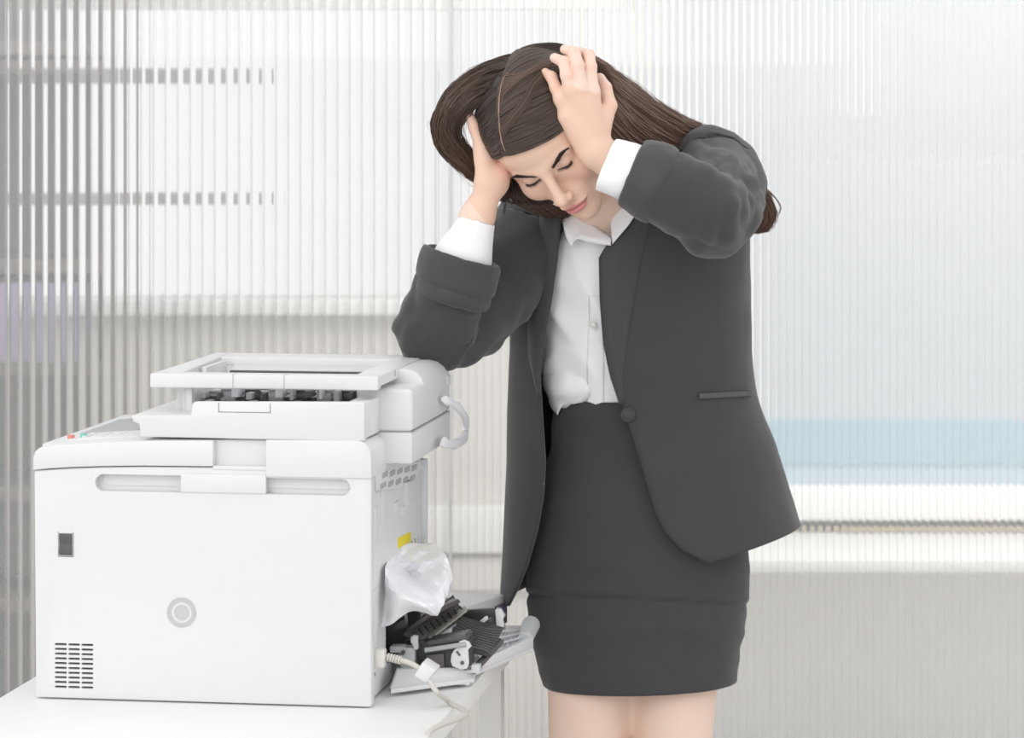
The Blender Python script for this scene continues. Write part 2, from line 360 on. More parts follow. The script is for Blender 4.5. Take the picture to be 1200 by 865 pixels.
# control panel along the far left of the top
cp = empty('control_panel', (0, 0, 0)); cp.parent = PR
bm = bmesh.new(); prism(bm, [(.02, .05, .344), (.02, .05, .3462), (.06, .05, .3505), (.136, .05, .3555), (.136, .05, .35)], (0, .30, 0), .0012); bobj('panel_body', bm, M_white2, cp)
bm = bmesh.new(); prism(bm, [(.022, .13, .3450), (.024, .13, .3480), (.108, .13, .3560), (.110, .13, .352)], (0, .20, 0), .0015); bobj('display', bm, M_grey, cp)
bm = bmesh.new()
for i in range(4):
    for j in range(3): cyl(bm, (.05 + .022 * i, .07 + .02 * j, .3470 + .0021 * i), (.05 + .022 * i, .07 + .02 * j, .3515 + .0012 * i), .005, 12)
bobj('keypad', bm, M_white, cp)
for k, (c_, nm) in enumerate((((.75, .25, .2), 'stop_button'), ((.2, .6, .5), 'start_button'))):
    bm = bmesh.new(); cyl(bm, (.028 + .018 * k, .075, .3465 + .002 * k), (.028 + .018 * k, .075, .3515 + .002 * k), .005, 12); bobj(nm, bm, mat(nm, c_, .5), cp)

# scanner
sc_ = empty('scanner', (0, 0, 0)); sc_.parent = PR
bm = bmesh.new()
pts = [P2(154, 487), P2(156, 494), P2(163, 497), P2(165, 512), P2(427, 517), P2(427, 473), P2(424, 471.5), P2(228, 471), P2(225, 474), P2(224, 486.5)]
prism(bm, [(a, .0, b) for a, b in pts], (0, .012, 0), .0012, 2)
prism(bm, [(a, .009, b) for a, b in [P2(154, 487), P2(156, 494), P2(163, 497), P2(165, 512), P2(262, 514), P2(262, 487.5)]], (0, .326, 0), .0012, 2)
box(bm, .20, .458, .045, .10, .3605, .3855, .001); box(bm, .20, .458, .30, .345, .3605, .4085, .002)
bobj('scanner_base', bm, M_white, sc_)
bm = bmesh.new(); a, b = P2(256, 472), P2(317, 484)
for x0, x1, z0, z1 in ((a[0], b[0], b[1], b[1] + .0007), (a[0], a[0] + .0007, b[1], a[1]), (b[0] - .0007, b[0], b[1], a[1])): box(bm, x0, x1, -.0004, .001, z0, z1)
bobj('latch_seam', bm, M_dark, sc_)
bm = bmesh.new(); box(bm, .425, .5035, .098, .40, .3605, .419, .006, 3)
box(bm, .430, .4572, .006, .30, .3605, .4085, .0012)
bobj('scanner_end_block', bm, M_white, sc_)
bm = bmesh.new(); box(bm, .435, .503, .098, .405, .317, .3595, .002, 2)
bobj('hinge_block', bm, M_white, sc_)
bm = bmesh.new(); box(bm, .44, .5032, .10, .40, .3592, .3610); bobj('dark_seam', bm, M_grey, sc_)
# document feeder
af = empty('document_feeder', (0, 0, 0)); af.parent = PR
M_wf = M_white
zt = .4415
bm = bmesh.new(); pr = [(.4425, .13), (.4425, .36)]
hs = [(.425, .19, .397), (.425, .19, .4385), (.4795, .19, .4385), (.4905, .19, .4355), (.4985, .19, .428), (.5025, .19, .417), (.5032, .19, .397)]
prism(bm, hs, (0, .21, 0), .0015, 3)
bobj('feeder_housing', bm, M_wf, af)
bm = bmesh.new()   # tray frame of four bars
FA = LZ(173, 440, zt); FB = LZ(252, 413, zt); FC = LZ(447, 441, zt); FD = LZ(488, 415, zt)
v0 = .036
def bar(pts, z0, z1): prism(bm, [(a, b, z0) for a, b in pts], (0, 0, z1 - z0), .0018, 3)
bar([(.151, v0), (.160, v0 + .035), (.4655, v0 + .035), (.4685, v0)], .4225, zt + .0)
bar([(.151, v0 + .01), (.149, .405), (.172, .405), (.188, v0 + .03)], .4295, zt - .0004)
bar([(.430, v0 + .01), (.428, .405), (.4655, .405), (.4685, v0 + .01)], .4265, zt - .0008)
bar([(.150, .335), (.149, .42), (.4655, .42), (.4655, .335)], .4290, zt - .0012)
bobj('tray_frame', bm, M_wf, af)
bm = bmesh.new()
for px in (273, 333): a = LV(px, 450, v0); box(bm, a[0] - .0004, a[0] + .0004, v0 - .0006, v0 + .02, .4235, zt + .0004)
a = LV(447, 441, v0); box(bm, .4683, .4693, .155, .1565, .432, .4418)
bobj('seam', bm, M_grey, af)
bm = bmesh.new(); prism(bm, [(.195, .225, .4105), (.195, .34, .431), (.195, .34, .425), (.195, .225, .405)], (.245, 0, 0), .0015)
box(bm, .432, .440, .20, .33, .425, .4405, .003); box(bm, .186, .194, .18, .30, .41, .4395, .003)
bobj('paper_ramp', bm, M_wf, af)
bm = bmesh.new(); box(bm, .196, .204, .06, .075, .385, .4225, .001); box(bm, .186, .20, .075, .20, .385, .426, .002)
prism(bm, [(.170, .09, .385), (.178, .09, .423), (.196, .09, .423), (.196, .09, .385)], (0, .12, 0), .002)
bobj('arm', bm, M_wf, af)
bm = bmesh.new(); box(bm, .205, .43, .125, .30, .383, .4035, .001); box(bm, .2, .445, .29, .30, .385, .425); bobj('mechanism_bed', bm, M_dark, af)
rg = random.Random(4)
for i in range(6):
    u = .232 + i * .034
    bm = bmesh.new(); cyl(bm, (u, .115, .4065), (u + .02, .115, .4065), .0085, 16); bobj('pick_roller', bm, M_dark if i % 2 else M_grey, af)
bm = bmesh.new(); cyl(bm, (.208, .125, .41), (.445, .125, .41), .0028, 10); bobj('roller_shaft', bm, M_grey, af)
for i in range(11):
    u = .212 + i * .0205; h = rg.uniform(.008, .018)
    bm = bmesh.new(); box(bm, u, u + rg.uniform(.003, .012), .085, .115, .404 + rg.uniform(-.003, .004), .402 + h, .0008)
    if i % 3 == 0: box(bm, u + .004, u + .014, .08, .10, .395, .4015, .0006)
    bobj('guide', bm, [M_grey, M_dark, M_clear][i % 3], af)
bm = bmesh.new(); box(bm, .205, .44, .105, .112, .4155, .4185, .0006); bobj('guide_rail', bm, M_clear, af)
# loose white hinge strap at the back right
q = [(518, 468), (527, 471), (539, 480), (546, 493), (547, 506), (541, 516), (531, 521), (521, 519), (516, 521)]
P = cr([LU(x, y, .510 + .006 * math.sin(i)) for i, (x, y) in enumerate(q)], 34)
vm = P[0].y
bm = bmesh.new(); tube(bm, [Vector((p.x, p.y, p.z)) for p in P], [(.0040 + .0018 * math.sin(k * .9) * math.sin(k * .23 + 1)) * min(1, .35 + .12 * min(k, 33 - k)) for k in range(34)], 8, 2.0, up=(1, 0, 0))
bobj('hinge_strap', bm, M_paper, PR)
bm = bmesh.new(); box(bm, .498, .5045, .37, .40, .40, .414, .001); bobj('hinge_cover', bm, M_white2, PR)

# opened flap lying to the right on the desk
fl = empty('side_flap', (0, 0, 0)); fl.parent = PR
bm = bmesh.new(); fp = [LZ(458, 808, .012), LZ(556, 795, .012), LZ(557, 787, .012), LZ(625, 759, .012), LZ(622, 745, .012), LZ(590, 738, .012), (.460, .42, .012)]
prism(bm, fp, (0, 0, -.006), .001); bobj('flap_panel', bm, M_white, fl)
bm = bmesh.new(); e0, e1 = Vector(fp[0]), Vector(fp[1]); 
prism(bm, [e0 + Vector((0, .001, 0)), e1 + Vector((0, .001, 0)), e1 + Vector((0, .001, .015)), e0 + Vector((0, .05, .018))], (-.004, .012, 0), .0006)
e2, e3 = Vector(fp[2]), Vector(fp[3])
prism(bm, [e2, e3, e3 + Vector((0, 0, .016)), e2 + Vector((0, 0, .012))], (-.006, .004, 0), .0006)
bobj('flap_rim', bm, M_white, fl)
bm = bmesh.new(); A_, B_, C_, D_ = Vector(fp[2]), Vector(fp[3]), Vector(fp[4]), LZ(575, 748, .02); D_ = Vector(D_)
for i in range(9):
    t = (i + .5) / 9; a = A_.lerp(B_, t) + Vector((-.01, .006, .010)); b = Vector(D_).lerp(C_, t) + Vector((0, 0, .006))
    tube(bm, [a, b], .0022, 6)
for t in (.15, .4, .65, .9): tube(bm, [A_.lerp(D_, t) + Vector((0, 0, .013)), B_.lerp(C_, t) + Vector((0, 0, .012))], .0018, 6)
bobj('flap_rib', bm, M_clear, fl)
bm = bmesh.new(); cyl(bm, B_ + Vector((-.012, -.002, .012)), C_ + Vector((0, 0, .016)), .011, 14, .014)
bobj('flap_roller_cap', bm, M_clear, fl)
bm = bmesh.new()
for a in ((457, 757, 472, 768), (470, 758, 484, 806), (505, 795, 548, 806), (545, 778, 560, 792)):
    p, q_ = LV(a[0], a[1], .17), LV(a[2], a[3], .15); box(bm, p[0], q_[0], .165, .19, min(p[2], q_[2]), max(p[2], q_[2]), .002)
bobj('flap_bracket', bm, M_clear, fl)
bm = bmesh.new(); p = LV(472, 765, .16); cyl(bm, (p[0], .158, p[2]), (p[0], .166, p[2]), .0028, 12); bobj('flap_pivot', bm, M_dark, fl)

# ------------------------------------------------------------------ black roller unit pulled out of the side
def UE(name, label, cat): e = empty(name, (X0, Y0, ZT), -TH); tag(e, label, cat); return e
un = UE('roller_unit', 'black roller unit with white latches pulled out of the opened printer side', 'printer part')
def pp(lst, v): return [LV(x, y, v) for x, y in lst]
def plate(lst, v, d, m, name, par=un, r=.0008):
    bm = bmesh.new(); prism(bm, pp(lst, v), d, r); return bobj(name, bm, m, par)
def quad3(pts, th, m, name, par=un, r=.0006):
    P = [Vector(LV(x, y, v)) for x, y, v in pts]; n = (P[1] - P[0]).cross(P[3] - P[0]).normalized()
    bm = bmesh.new(); prism(bm, P, n * th, r); return bobj(name, bm, m, par)
M_brown = mat('brown_black_plastic', (.11, .095, .095), .38, .5, .1, 40)
quad3([(478, 742, .20), (505, 722, .20), (540, 706, .30), (524, 704, .40), (452, 738, .40)][:4], .006, M_brown, 'top_plate')
quad3([(474, 742, .19), (531, 697, .36), (546, 722, .36), (500, 752, .20)], .005, M_brown, 'guide_plate')
quad3([(446, 748, .20), (478, 735, .20), (478, 722, .30), (450, 728, .30)], .012, M_black, 'inner_plate')
for k in range(7):
    t = k / 6; x0, y0 = 503 + 36 * t, 748 - 28 * t
    quad3([(x0, y0 + 3, .20 + .1 * t), (x0 + 9, y0 - 3, .22 + .1 * t), (x0 + 6, y0 - 8, .25 + .1 * t), (x0 - 3, y0 - 2, .23 + .1 * t)], .003, mat('beige_window_%d' % k, (.36, .34, .30), .5), 'beige_window')
bm = bmesh.new()
for k in range(9):
    t = k / 8; a = LV(484 + 55 * t, 741 - 30 * t, .195 + .14 * t); b = LV(489 + 55 * t, 748 - 30 * t, .185 + .14 * t); tube(bm, [Vector(a), Vector(b)], .0014, 6)
bobj('guide_comb', bm, M_black, un)
for k in range(10):
    t = k / 9
    q = [(541 + 12 * t - 26 * t, 722 + 30 * t, .30 - .09 * t), (552 + 8 * t - 16 * t, 730 + 26 * t, .29 - .09 * t), (570 - 2 * t, 737 + 24 * t, .28 - .09 * t), (589 - 14 * t, 738 + 28 * t, .28 - .09 * t)]
    P = cr([LV(a[0], a[1], a[2] - .034) for a in q], 10); bm = bmesh.new(); tube(bm, P, .0010, 6, 1.1); bobj('rib', bm, M_dark, un)
quad3([(540, 722, .31), (590, 735, .29), (574, 768, .19), (520, 757, .19)], .003, M_cavity, 'rib_bed')
plate([(535, 716), (580, 713), (585, 736), (560, 738), (538, 724)], .34, (0, .012, 0), M_black, 'end_plate')
plate([(495, 753), (545, 745), (552, 752), (553, 786), (503, 787), (496, 775)], .165, (0, .03, 0), M_black, 'front_box')
plate([(499, 768), (520, 766), (521, 784), (505, 783)], .160, (0, .008, 0), M_brown, 'front_cover')
plate([(470, 757), (500, 750), (500, 786), (484, 776)], .185, (0, .04, 0), M_dark, 'left_cheek')
plate([(500, 752), (545, 744), (548, 750), (502, 758)], .155, (0, .05, 0), M_dark, 'front_lip')
bm = bmesh.new(); a, b = LV(498, 762, .15), LV(546, 755, .15); cyl(bm, a, b, .0035, 12); bobj('roller', bm, M_grey, un)
bm = bmesh.new(); a, b = LV(555, 786, .17), LV(586, 752, .24); cyl(bm, a, b, .0055, 12); bobj('roller', bm, M_black, un)
lt = plate([(529, 767), (532, 762), (536, 759), (538, 752), (544, 750), (549, 753), (552, 758), (548, 762), (549, 778), (547, 784), (540, 785), (530, 781), (528, 775)], .152, (0, .008, 0), M_white, 'latch')
bm = bmesh.new(); a = LV(541.5, 777, .15); cyl(bm, (a[0], .150, a[2]), (a[0], .153, a[2]), .0026, 12); a = LV(534, 764, .15); c_ = LV(538, 768, .15); prism(bm, [(a[0], .1505, a[2]), (a[0] + .002, .1505, a[2] + .0015), (c_[0] + .002, .1505, c_[2]), (c_[0], .1505, c_[2] - .0015)], (0, .002, 0)); bobj('latch_hole', bm, M_dark, lt)
lk = plate([(481, 747), (484, 745), (489, 746), (489, 752), (490, 761), (486, 762), (483, 755), (481, 753)], .16, (0, .01, 0), M_white, 'latch')
plate([(562, 728), (568, 723), (571, 723), (571, 727), (567, 730)], .28, (0, .008, 0), M_white, 'latch')
plate([(580, 715), (586, 715), (590, 723), (588, 728), (590, 735), (582, 736)], .30, (0, .015, 0), M_white2, 'latch')
plate([(565, 727), (576, 724), (580, 733), (566, 735)], .31, (0, .012, 0), M_dark, 'bracket')

# ------------------------------------------------------------------ binder lying behind
bn = UE('ring_binder', 'white binder with a dark purple printed end lying on the desk behind the black unit', 'binder')
bm = bmesh.new(); B0 = [(.42, .43), (.498, .43), (.556, .60), (.47, .61)]
prism(bm, [(a, b, .0) for a, b in B0], (0, 0, .062), .003); bobj('cover', bm, M_white, bn)
bm = bmesh.new(); a, b = Vector((.5, .437, .03)), Vector((.556, .595, .03)); d = (b - a).normalized(); n = Vector((d.y, -d.x, 0))
prism(bm, [a + n * .0005 + Vector((0, 0, -.01)), b + n * .0005 + Vector((0, 0, -.01)), b + n * .0005 + Vector((0, 0, .022)), a + n * .0005 + Vector((0, 0, .008))], n * .002, .0005)
bobj('end_label', bm, mat('purple_print', (.15, .12, .2), .4), bn)
bm = bmesh.new(); tube(bm, cr([a.lerp(b, .55) + n * .003 + Vector((0, 0, -.004)), a.lerp(b, .8) + n * .004 + Vector((0, 0, .016)), a.lerp(b, .95) + n * .003 + Vector((0, 0, .002))], 10), .002, 6); bobj('ring', bm, M_white2, bn)

# ------------------------------------------------------------------ crumpled sheet jammed in the opening
sheet = [  # rows from the bottom leaf over the fold; px, py, v
 [(447, 735, .10), (451, 700, .10), (452, 672, .11), (455, 655, .16), (463, 644, .24), (480, 637, .30), (502, 636, .32)],
 [(458, 732, .09), (462, 704, .07), (463, 686, .08), (468, 668, .20), (474, 655, .25), (488, 642, .29), (508, 638, .30)],
 [(470, 724, .09), (474, 706, .06), (474, 693, .07), (480, 678, .22), (488, 664, .24), (500, 649, .26), (517, 645, .27)],
 [(484, 716, .10), (486, 708, .06), (487, 700, .07), (494, 688, .20), (502, 674, .21), (512, 660, .23), (525, 655, .24)],
 [(498, 719, .11), (498, 713, .07), (499, 707, .08), (506, 695, .16), (513, 684, .18), (521, 672, .20), (531, 676, .21)],
 [(506, 722, .12), (508, 719, .09), (509, 714, .10), (514, 704, .13), (519, 697, .15), (525, 688, .17), (529, 684, .19)],
 [(511, 723, .13), (513, 722, .11), (515, 718, .11), (518, 712, .12), (521, 705, .14), (524, 697, .15), (526, 690, .17)]]
NP = 17
rows = [cr([LV(*p) for p in r_], NP) for r_ in sheet]
grid = [cr([r_[j] for r_ in rows], NP) for j in range(NP)]
bm = bmesh.new(); vs = []
for j in range(NP):
    vs.append([])
    for i in range(NP):
        p = grid[j][i]; q = Vector((p.x * 26, p.y * 16, p.z * 26)); e = noise.voronoi(q)[0]; h = 1.5 * e[0] + .25 * noise.noise(q * 3)
        vs[-1].append(bm.verts.new(p + Vector((.002, -.016, .005)) * (h - .6) * 1.3 + Vector((.004, -.013, .004)) * (abs(((j * .26 + .03 * i + .35 * noise.noise(q * .8)) % 1) - .5) * 2 - .5) * min(1, i / 5)))
for j in range(NP - 1):
    for i in range(NP - 1): bm.faces.new((vs[j][i], vs[j + 1][i], vs[j + 1][i + 1], vs[j][i + 1]))
o = bobj('crumpled_paper', bm, M_paper, None, False); o.location = (X0, Y0, ZT); o.rotation_euler = (0, 0, -TH)
md = o.modifiers.new('s', 'SOLIDIFY'); md.thickness = .0006
tag(o, 'crumpled white sheet of paper jammed in the opened printer side', 'paper')

# ------------------------------------------------------------------ cable
cb = UE('printer_cable', 'pale beige cable plugged low into the printer side and running over the desk', 'cable')
cp_ = [(438, 770, .035), (452, 770, .04), (466, 773, .04), (480, 777, .035), (492, 784, .03), (503, 798, .015), (513, 812, 0), (528, 824, -.03), (545, 838, -.07), (566, 853, -.12), (590, 872, -.2)]
P = cr([LV(x, y, v) for x, y, v in cp_[:7]] + [LZ(x, y, .004) for x, y, v in cp_[7:9]] + [(.572, -.15, .002), (.582, -.17, -.03), (.584, -.18, -.1), (.584, -.18, -.68)], 80)
bm = bmesh.new(); tube(bm, P, .0036, 12); bobj('cord', bm, mat('beige_cord', (.60, .58, .53), .5), cb)
for i in range(5):
    t = 8 + i * 1.6; k = int(t); a = P[k].lerp(P[k + 1], t - k); d = (P[k + 1] - P[k]).normalized(); bm = bmesh.new(); cyl(bm, a - d * .0014, a + d * .0014, .0058, 14); bobj('relief_ring', bm, mat('beige_cord', (.60, .58, .53), .5) if i == 0 else bpy.data.materials['beige_cord'], cb)
bm = bmesh.new(); a = P[0]; box(bm, a.x - .01, a.x + .016, a.y - .010, a.y + .010, a.z - .013, a.z + .011, .002); bobj('plug', bm, mat('plug_plastic', (.70, .68, .63), .5), cb)
wq = [(485, 792), (495, 776), (511, 786), (499, 801)]
bm = bmesh.new(); prism(bm, [LV(x, y, .012) for x, y in wq], (.002, .028, .002), .002); bobj('tag', bm, M_white, cb)

def split_loose(name, new=None):
    for o in [x for x in bpy.data.objects if x.name.split('.')[0] == name and x.type == 'MESH']:
        me = o.data; n = len(me.vertices); par = list(range(n))
        def f(a):
            while par[a] != a: par[a] = par[par[a]]; a = par[a]
            return a
        for e in me.edges: par[f(e.vertices[0])] = f(e.vertices[1])
        isl = {}
        for p in me.polygons: isl.setdefault(f(p.vertices[0]), []).append(p)
        nm = new or name; m_ = me.materials[0]; pr_ = o.parent; kids = list(o.children); first = None
        if len(isl) < 2 and not new: continue
        for ps in isl.values():
            idx = sorted({v for p in ps for v in p.vertices}); mp = {a: i for i, a in enumerate(idx)}
            q = bpy.data.meshes.new(nm); q.from_pydata([tuple(me.vertices[a].co) for a in idx], [], [[mp[v] for v in p.vertices] for p in ps]); q.update()
            c = link(nm, q, m_, pr_)
        bpy.data.objects.remove(o)
for a, b in (('grip_recess', None), ('side_moulding', None), ('screw', None), ('seam', None), ('feed_roller', None), ('slot', None), ('keypad', 'key'), ('latch_tab', None), ('flap_rib', None), ('flap_bracket', None), ('flap_rim', None), ('guide_comb', 'comb_tooth'), ('guide', None), ('latch_hole', None)): split_loose(a, b)
# ================================================================== the woman
def V3(p): return np.array(p, dtype=np.float64)
def Wn(px, py, Y): return V3(W(px, py, Y))
def smin(a, b, k):
    h = np.maximum(k - np.abs(a - b), 0) / k
    return np.minimum(a, b) - h * h * k * .25
class Cone:
    def __init__(s, a, b, r1, r2, k=.012): s.a, s.b, s.r1, s.r2, s.k = V3(a), V3(b), r1, r2, k; s.c = (s.a + s.b) / 2; s.R = np.linalg.norm(s.a - s.b) / 2 + max(r1, r2)
    def d(s, P):
        ba = s.b - s.a; q = P - s.a; t = np.clip(q @ ba / (ba @ ba), 0, 1)
        return np.linalg.norm(q - t[:, None] * ba, axis=1) - (s.r1 + (s.r2 - s.r1) * t)
class Ell:
    def __init__(s, c, rad, M=None, k=.012): s.c, s.rad, s.M, s.k = V3(c), V3(rad), (np.eye(3) if M is None else M), k; s.R = max(rad)
    def d(s, P):
        q = (P - s.c) @ s.M; k0 = np.linalg.norm(q / s.rad, axis=1); k1 = np.linalg.norm(q / (s.rad ** 2), axis=1)
        return np.where(k1 < 1e-9, -s.rad.min(), k0 * (k0 - 1) / np.maximum(k1, 1e-9))
class Group:                             # base prims blended; branches blended with the base, not with each other; cuts last
    def __init__(s, base, branches=(), cuts=(), kb=.008): s.base, s.branches, s.cuts, s.kb = base, branches, cuts, kb
    def near(s, c, r):
        f = lambda L: [p for p in L if np.linalg.norm(p.c - c) < p.R + r + p.k + .01]
        return Group(f(s.base), [x for x in (f(b) for b in s.branches) if x], f(s.cuts), s.kb)
    def d(s, P):
        def uni(L):
            D = None
            for p in L:
                e = p.d(P); D = e if D is None else smin(D, e, p.k)
            return D
        B = uni(s.base)
        if B is None: B = np.full(len(P), 1.0)
        out = B
        for b in s.branches: out = np.minimum(out, smin(B, uni(b), s.kb))
        for p in s.cuts:
            out = -smin(-out, p.d(P), p.k)
        return out
def surface_nets(groups, lo, hi, h, B=20, post=None):
    lo, hi = V3(lo), V3(hi); n = np.ceil((hi - lo) / h).astype(int) + 2; nb = np.ceil(n / B).astype(int)
    S1, S2 = np.int64(n[0] + 2 * B), np.int64(n[1] + 2 * B)
    key = lambda i, j, k: (i.astype(np.int64) + S1 * (j.astype(np.int64) + S2 * k.astype(np.int64)))
    g = np.arange(-1, B + 2); GI, GJ, GK = np.meshgrid(g, g, g, indexing='ij'); m = B + 3
    keys, verts, quads = [], [], []
    rad = B * h * .87 + 3 * h
    for bi in range(nb[0]):
        for bj in range(nb[1]):
            for bk in range(nb[2]):
                o = np.array((bi, bj, bk)) * B; cen = lo + (o + B / 2) * h
                gs = [x.near(cen, rad) for x in groups]; gs = [x for x in gs if x.base or x.branches]
                if not gs: continue
                dc = min(x.d(cen[None])[0] for x in gs)
                if abs(dc) > rad * 1.9: continue
                P = np.stack([GI + o[0], GJ + o[1], GK + o[2]], -1).reshape(-1, 3) * h + lo
                D = gs[0].d(P)
                for x in gs[1:]: D = np.minimum(D, x.d(P))
                if post: D = post(P, D)
                D = D.reshape(m, m, m); ins = D < 0
                if ins.all() or not ins.any(): continue
                # cell vertices for cells -1..B
                num = np.zeros((m - 1,) * 3); acc = np.zeros((m - 1, m - 1, m - 1, 3))
                for ax in range(3):
                    for a in (0, 1):
                        for b in (0, 1):
                            sl0 = [None] * 3; oth = [x for x in range(3) if x != ax]
                            sl0[oth[0]] = slice(a, m - 1 + a); sl0[oth[1]] = slice(b, m - 1 + b)
                            s0 = list(sl0); s1 = list(sl0); s0[ax] = slice(0, m - 1); s1[ax] = slice(1, m)
                            d0, d1 = D[tuple(s0)], D[tuple(s1)]; x_ = (d0 < 0) != (d1 < 0)
                            t = np.where(x_, d0 / np.where(x_, d0 - d1, 1), 0)
                            num += x_; acc[..., ax] += t * x_
                            acc[..., oth[0]] += a * x_; acc[..., oth[1]] += b * x_
                has = num > 0; I, J, K = np.nonzero(has)
                p = acc[has] / num[has][:, None] + np.stack([I - 1, J - 1, K - 1], -1) + o
                keys.append(key(I - 1 + o[0] + B, J - 1 + o[1] + B, K - 1 + o[2] + B)); verts.append(p * h + lo)
                for ax in range(3):
                    oth = [(1, 2), (2, 0), (0, 1)][ax]
                    s0 = [slice(1, B + 1)] * 3; s1 = [slice(1, B + 1)] * 3; s1[ax] = slice(2, B + 2)
                    a0, a1 = ins[tuple(s0)], ins[tuple(s1)]; e = a0 != a1; I, J, K = np.nonzero(e)
                    if not len(I): continue
                    flip = a0[e]; c = np.stack([I, J, K], 1) + o + B
                    def kk(da, db):
                        q = c.copy(); q[:, oth[0]] += da; q[:, oth[1]] += db; return key(q[:, 0], q[:, 1], q[:, 2])
                    Q = np.stack([kk(-1, -1), kk(0, -1), kk(0, 0), kk(-1, 0)], 1); Q[~flip] = Q[~flip][:, ::-1]; quads.append(Q)
    keys = np.concatenate(keys); verts = np.concatenate(verts); quads = np.concatenate(quads)
    uk, ui = np.unique(keys, return_index=True); V = verts[ui]; F = np.searchsorted(uk, quads)
    return V, F
def np_mesh(name, V, F, m, parent=None, colors=None):
    me = bpy.data.meshes.new(name); me.vertices.add(len(V)); me.vertices.foreach_set('co', V.astype(np.float32).ravel())
    k = F.shape[1]; me.loops.add(F.size); me.loops.foreach_set('vertex_index', F.astype(np.int32).ravel())
    me.polygons.add(len(F)); me.polygons.foreach_set('loop_start', np.arange(0, F.size, k, dtype=np.int32)); me.update(calc_edges=True); me.validate()
    me.polygons.foreach_set('use_smooth', [True] * len(me.polygons))
    if colors is not None:
        a = me.color_attributes.new('tone', 'FLOAT_COLOR', 'POINT'); a.data.foreach_set('color', np.concatenate([colors, np.ones((len(V), 1))], 1).astype(np.float32).ravel())
    me.materials.append(m); o = bpy.data.objects.new(name, me); COL.objects.link(o)
    if parent: o.parent = parent
    return o
def attr_mat(name, rough, spec, sss=0, bump=0, bscale=300, aniso=0, sheen=0):
    m = mat(name, (.8, .6, .5), rough, spec, bump=bump, bscale=bscale, sss=sss, sheen=sheen); nt = m.node_tree
    a = nt.nodes.new('ShaderNodeVertexColor'); a.layer_name = 'tone'; nt.links.new(a.outputs[0], nt.nodes['Principled BSDF'].inputs['Base Color'])
    nt.nodes['Principled BSDF'].inputs['Anisotropic'].default_value = aniso
    return m
# ---- head frame: x her left, y forward, z crown
aL = V3((.80, -.42, .43)); aL /= np.linalg.norm(aL); aU = V3((-.62, -.50, .60)); aU -= aL * (aU @ aL); aU /= np.linalg.norm(aU); aF = np.cross(aL, aU)
aF = -aF if aF[1] > 0 else aF
HM = np.stack([aL, aF, aU], 1); HO = Wn(643, 160, 4.48)
def hp(x, y, z): return HO + HM @ V3((x, y, z))
def hell(x, y, z, rx, ry, rz, k=.012, rot=None):
    M = HM if rot is None else HM @ rot
    return Ell(hp(x, y, z), (rx, ry, rz), M, k)
def hcone(a, b, r1, r2, k=.012): return Cone(hp(*a), hp(*b), r1, r2, k)
def rotx(a): a = math.radians(a); return V3([[1, 0, 0], [0, math.cos(a), -math.sin(a)], [0, math.sin(a), math.cos(a)]])
def rotz(a): a = math.radians(a); return V3([[math.cos(a), -math.sin(a), 0], [math.sin(a), math.cos(a), 0], [0, 0, 1]])
neckB = Wn(722, 275, 4.66)
head = [hell(0, -.012, .026, .072, .093, .080, .02), hell(0, .040, .036, .057, .043, .045, .02),
        hcone((0, .022, -.01), (0, .046, -.072), .058, .030, .02)]
for s in (-1, 1):
    head += [hell(s * .0385, .050, -.029, .026, .0255, .026, .022), hcone((s * .052, -.002, -.050), (s * .010, .064, -.092), .0175, .0145, .02),
             hcone((s * .010, .081, .0125), (s * .043, .068, .014), .0055, .005, .012), hcone((s * .060, .03, .01), (s * .056, .02, -.04), .012, .012, .02)]
head += [hell(0, .068, -.062, .028, .022, .024, .015), hell(0, .071, -.096, .014, .014, .013, .014)]
neck = [Cone(hp(0, -.022, -.035), neckB + V3((-.004, -.012, .03)), .054, .049, .03), Cone(neckB + V3((-.004, -.012, .03)), neckB + V3((.01, .03, -.10)), .05, .09, .03)]
nose = [hcone((0, .083, .006), (0, .1015, -.032), .0072, .0084, .010), hell(0, .1055, -.0375, .0090, .0085, .0080, None, None) if False else hell(0, .1055, -.0375, .0094, .0088, .0082, .006)]
for s in (-1, 1): nose += [hell(s * .0105, .0965, -.0410, .0062, .0085, .0062, .005)]
lids = [[hell(s * .0305, .0635, .0005, .0150, .0155, .0120, .004)] for s in (-1, 1)]
lips = [hell(0, .0895, -.0628, .0125, .0070, .0050, .004), hell(.011, .0865, -.0645, .0125, .0062, .0033, .004, rotz(-18)), hell(-.011, .0865, -.0645, .0125, .0062, .0033, .004, rotz(18)),
        hell(0, .0880, -.0728, .0165, .0078, .0062, .005)]
lipcut = hell(0, .098, -.0678, .023, .010, .00075, .0018)
sock = [hell(s * .031, .0905, .0005, .0150, .0130, .0098, .014) for s in (-1, 1)]
ears = []
for s in (-1, 1): ears += [hell(s * .0735, -.012, -.006, .0065, .0175, .029, .006, rotz(s * -14)), hell(s * .0725, -.004, -.032, .006, .009, .011, .006)]
nostr = [hell(s * .0058, .1025, -.0470, .0032, .0042, .0032, .003) for s in (-1, 1)]
# two stages: carve the sockets from the head, then add lids, nose, lips
class HeadG:
    def __init__(s, a, b, on=True): s.a, s.b = a, b; s.base = list(a.base) + list(b.base); s.branches = b.branches
    def near(s, c, r):
        a = s.a.near(c, r); b = s.b.near(c, r); x = HeadG(a, b); return x
    def d(s, P):
        D = s.a.d(P)
        for p in s.b.base: D = smin(D, p.d(P), p.k)
        for br in s.b.branches:
            for p in br: D = smin(D, p.d(P), p.k)
        for p in s.b.cuts: D = -smin(-D, p.d(P), p.k)
        return D
G_head = HeadG(Group(head + neck, (), sock), Group(nose + lips + ears, lids, [lipcut] + nostr))
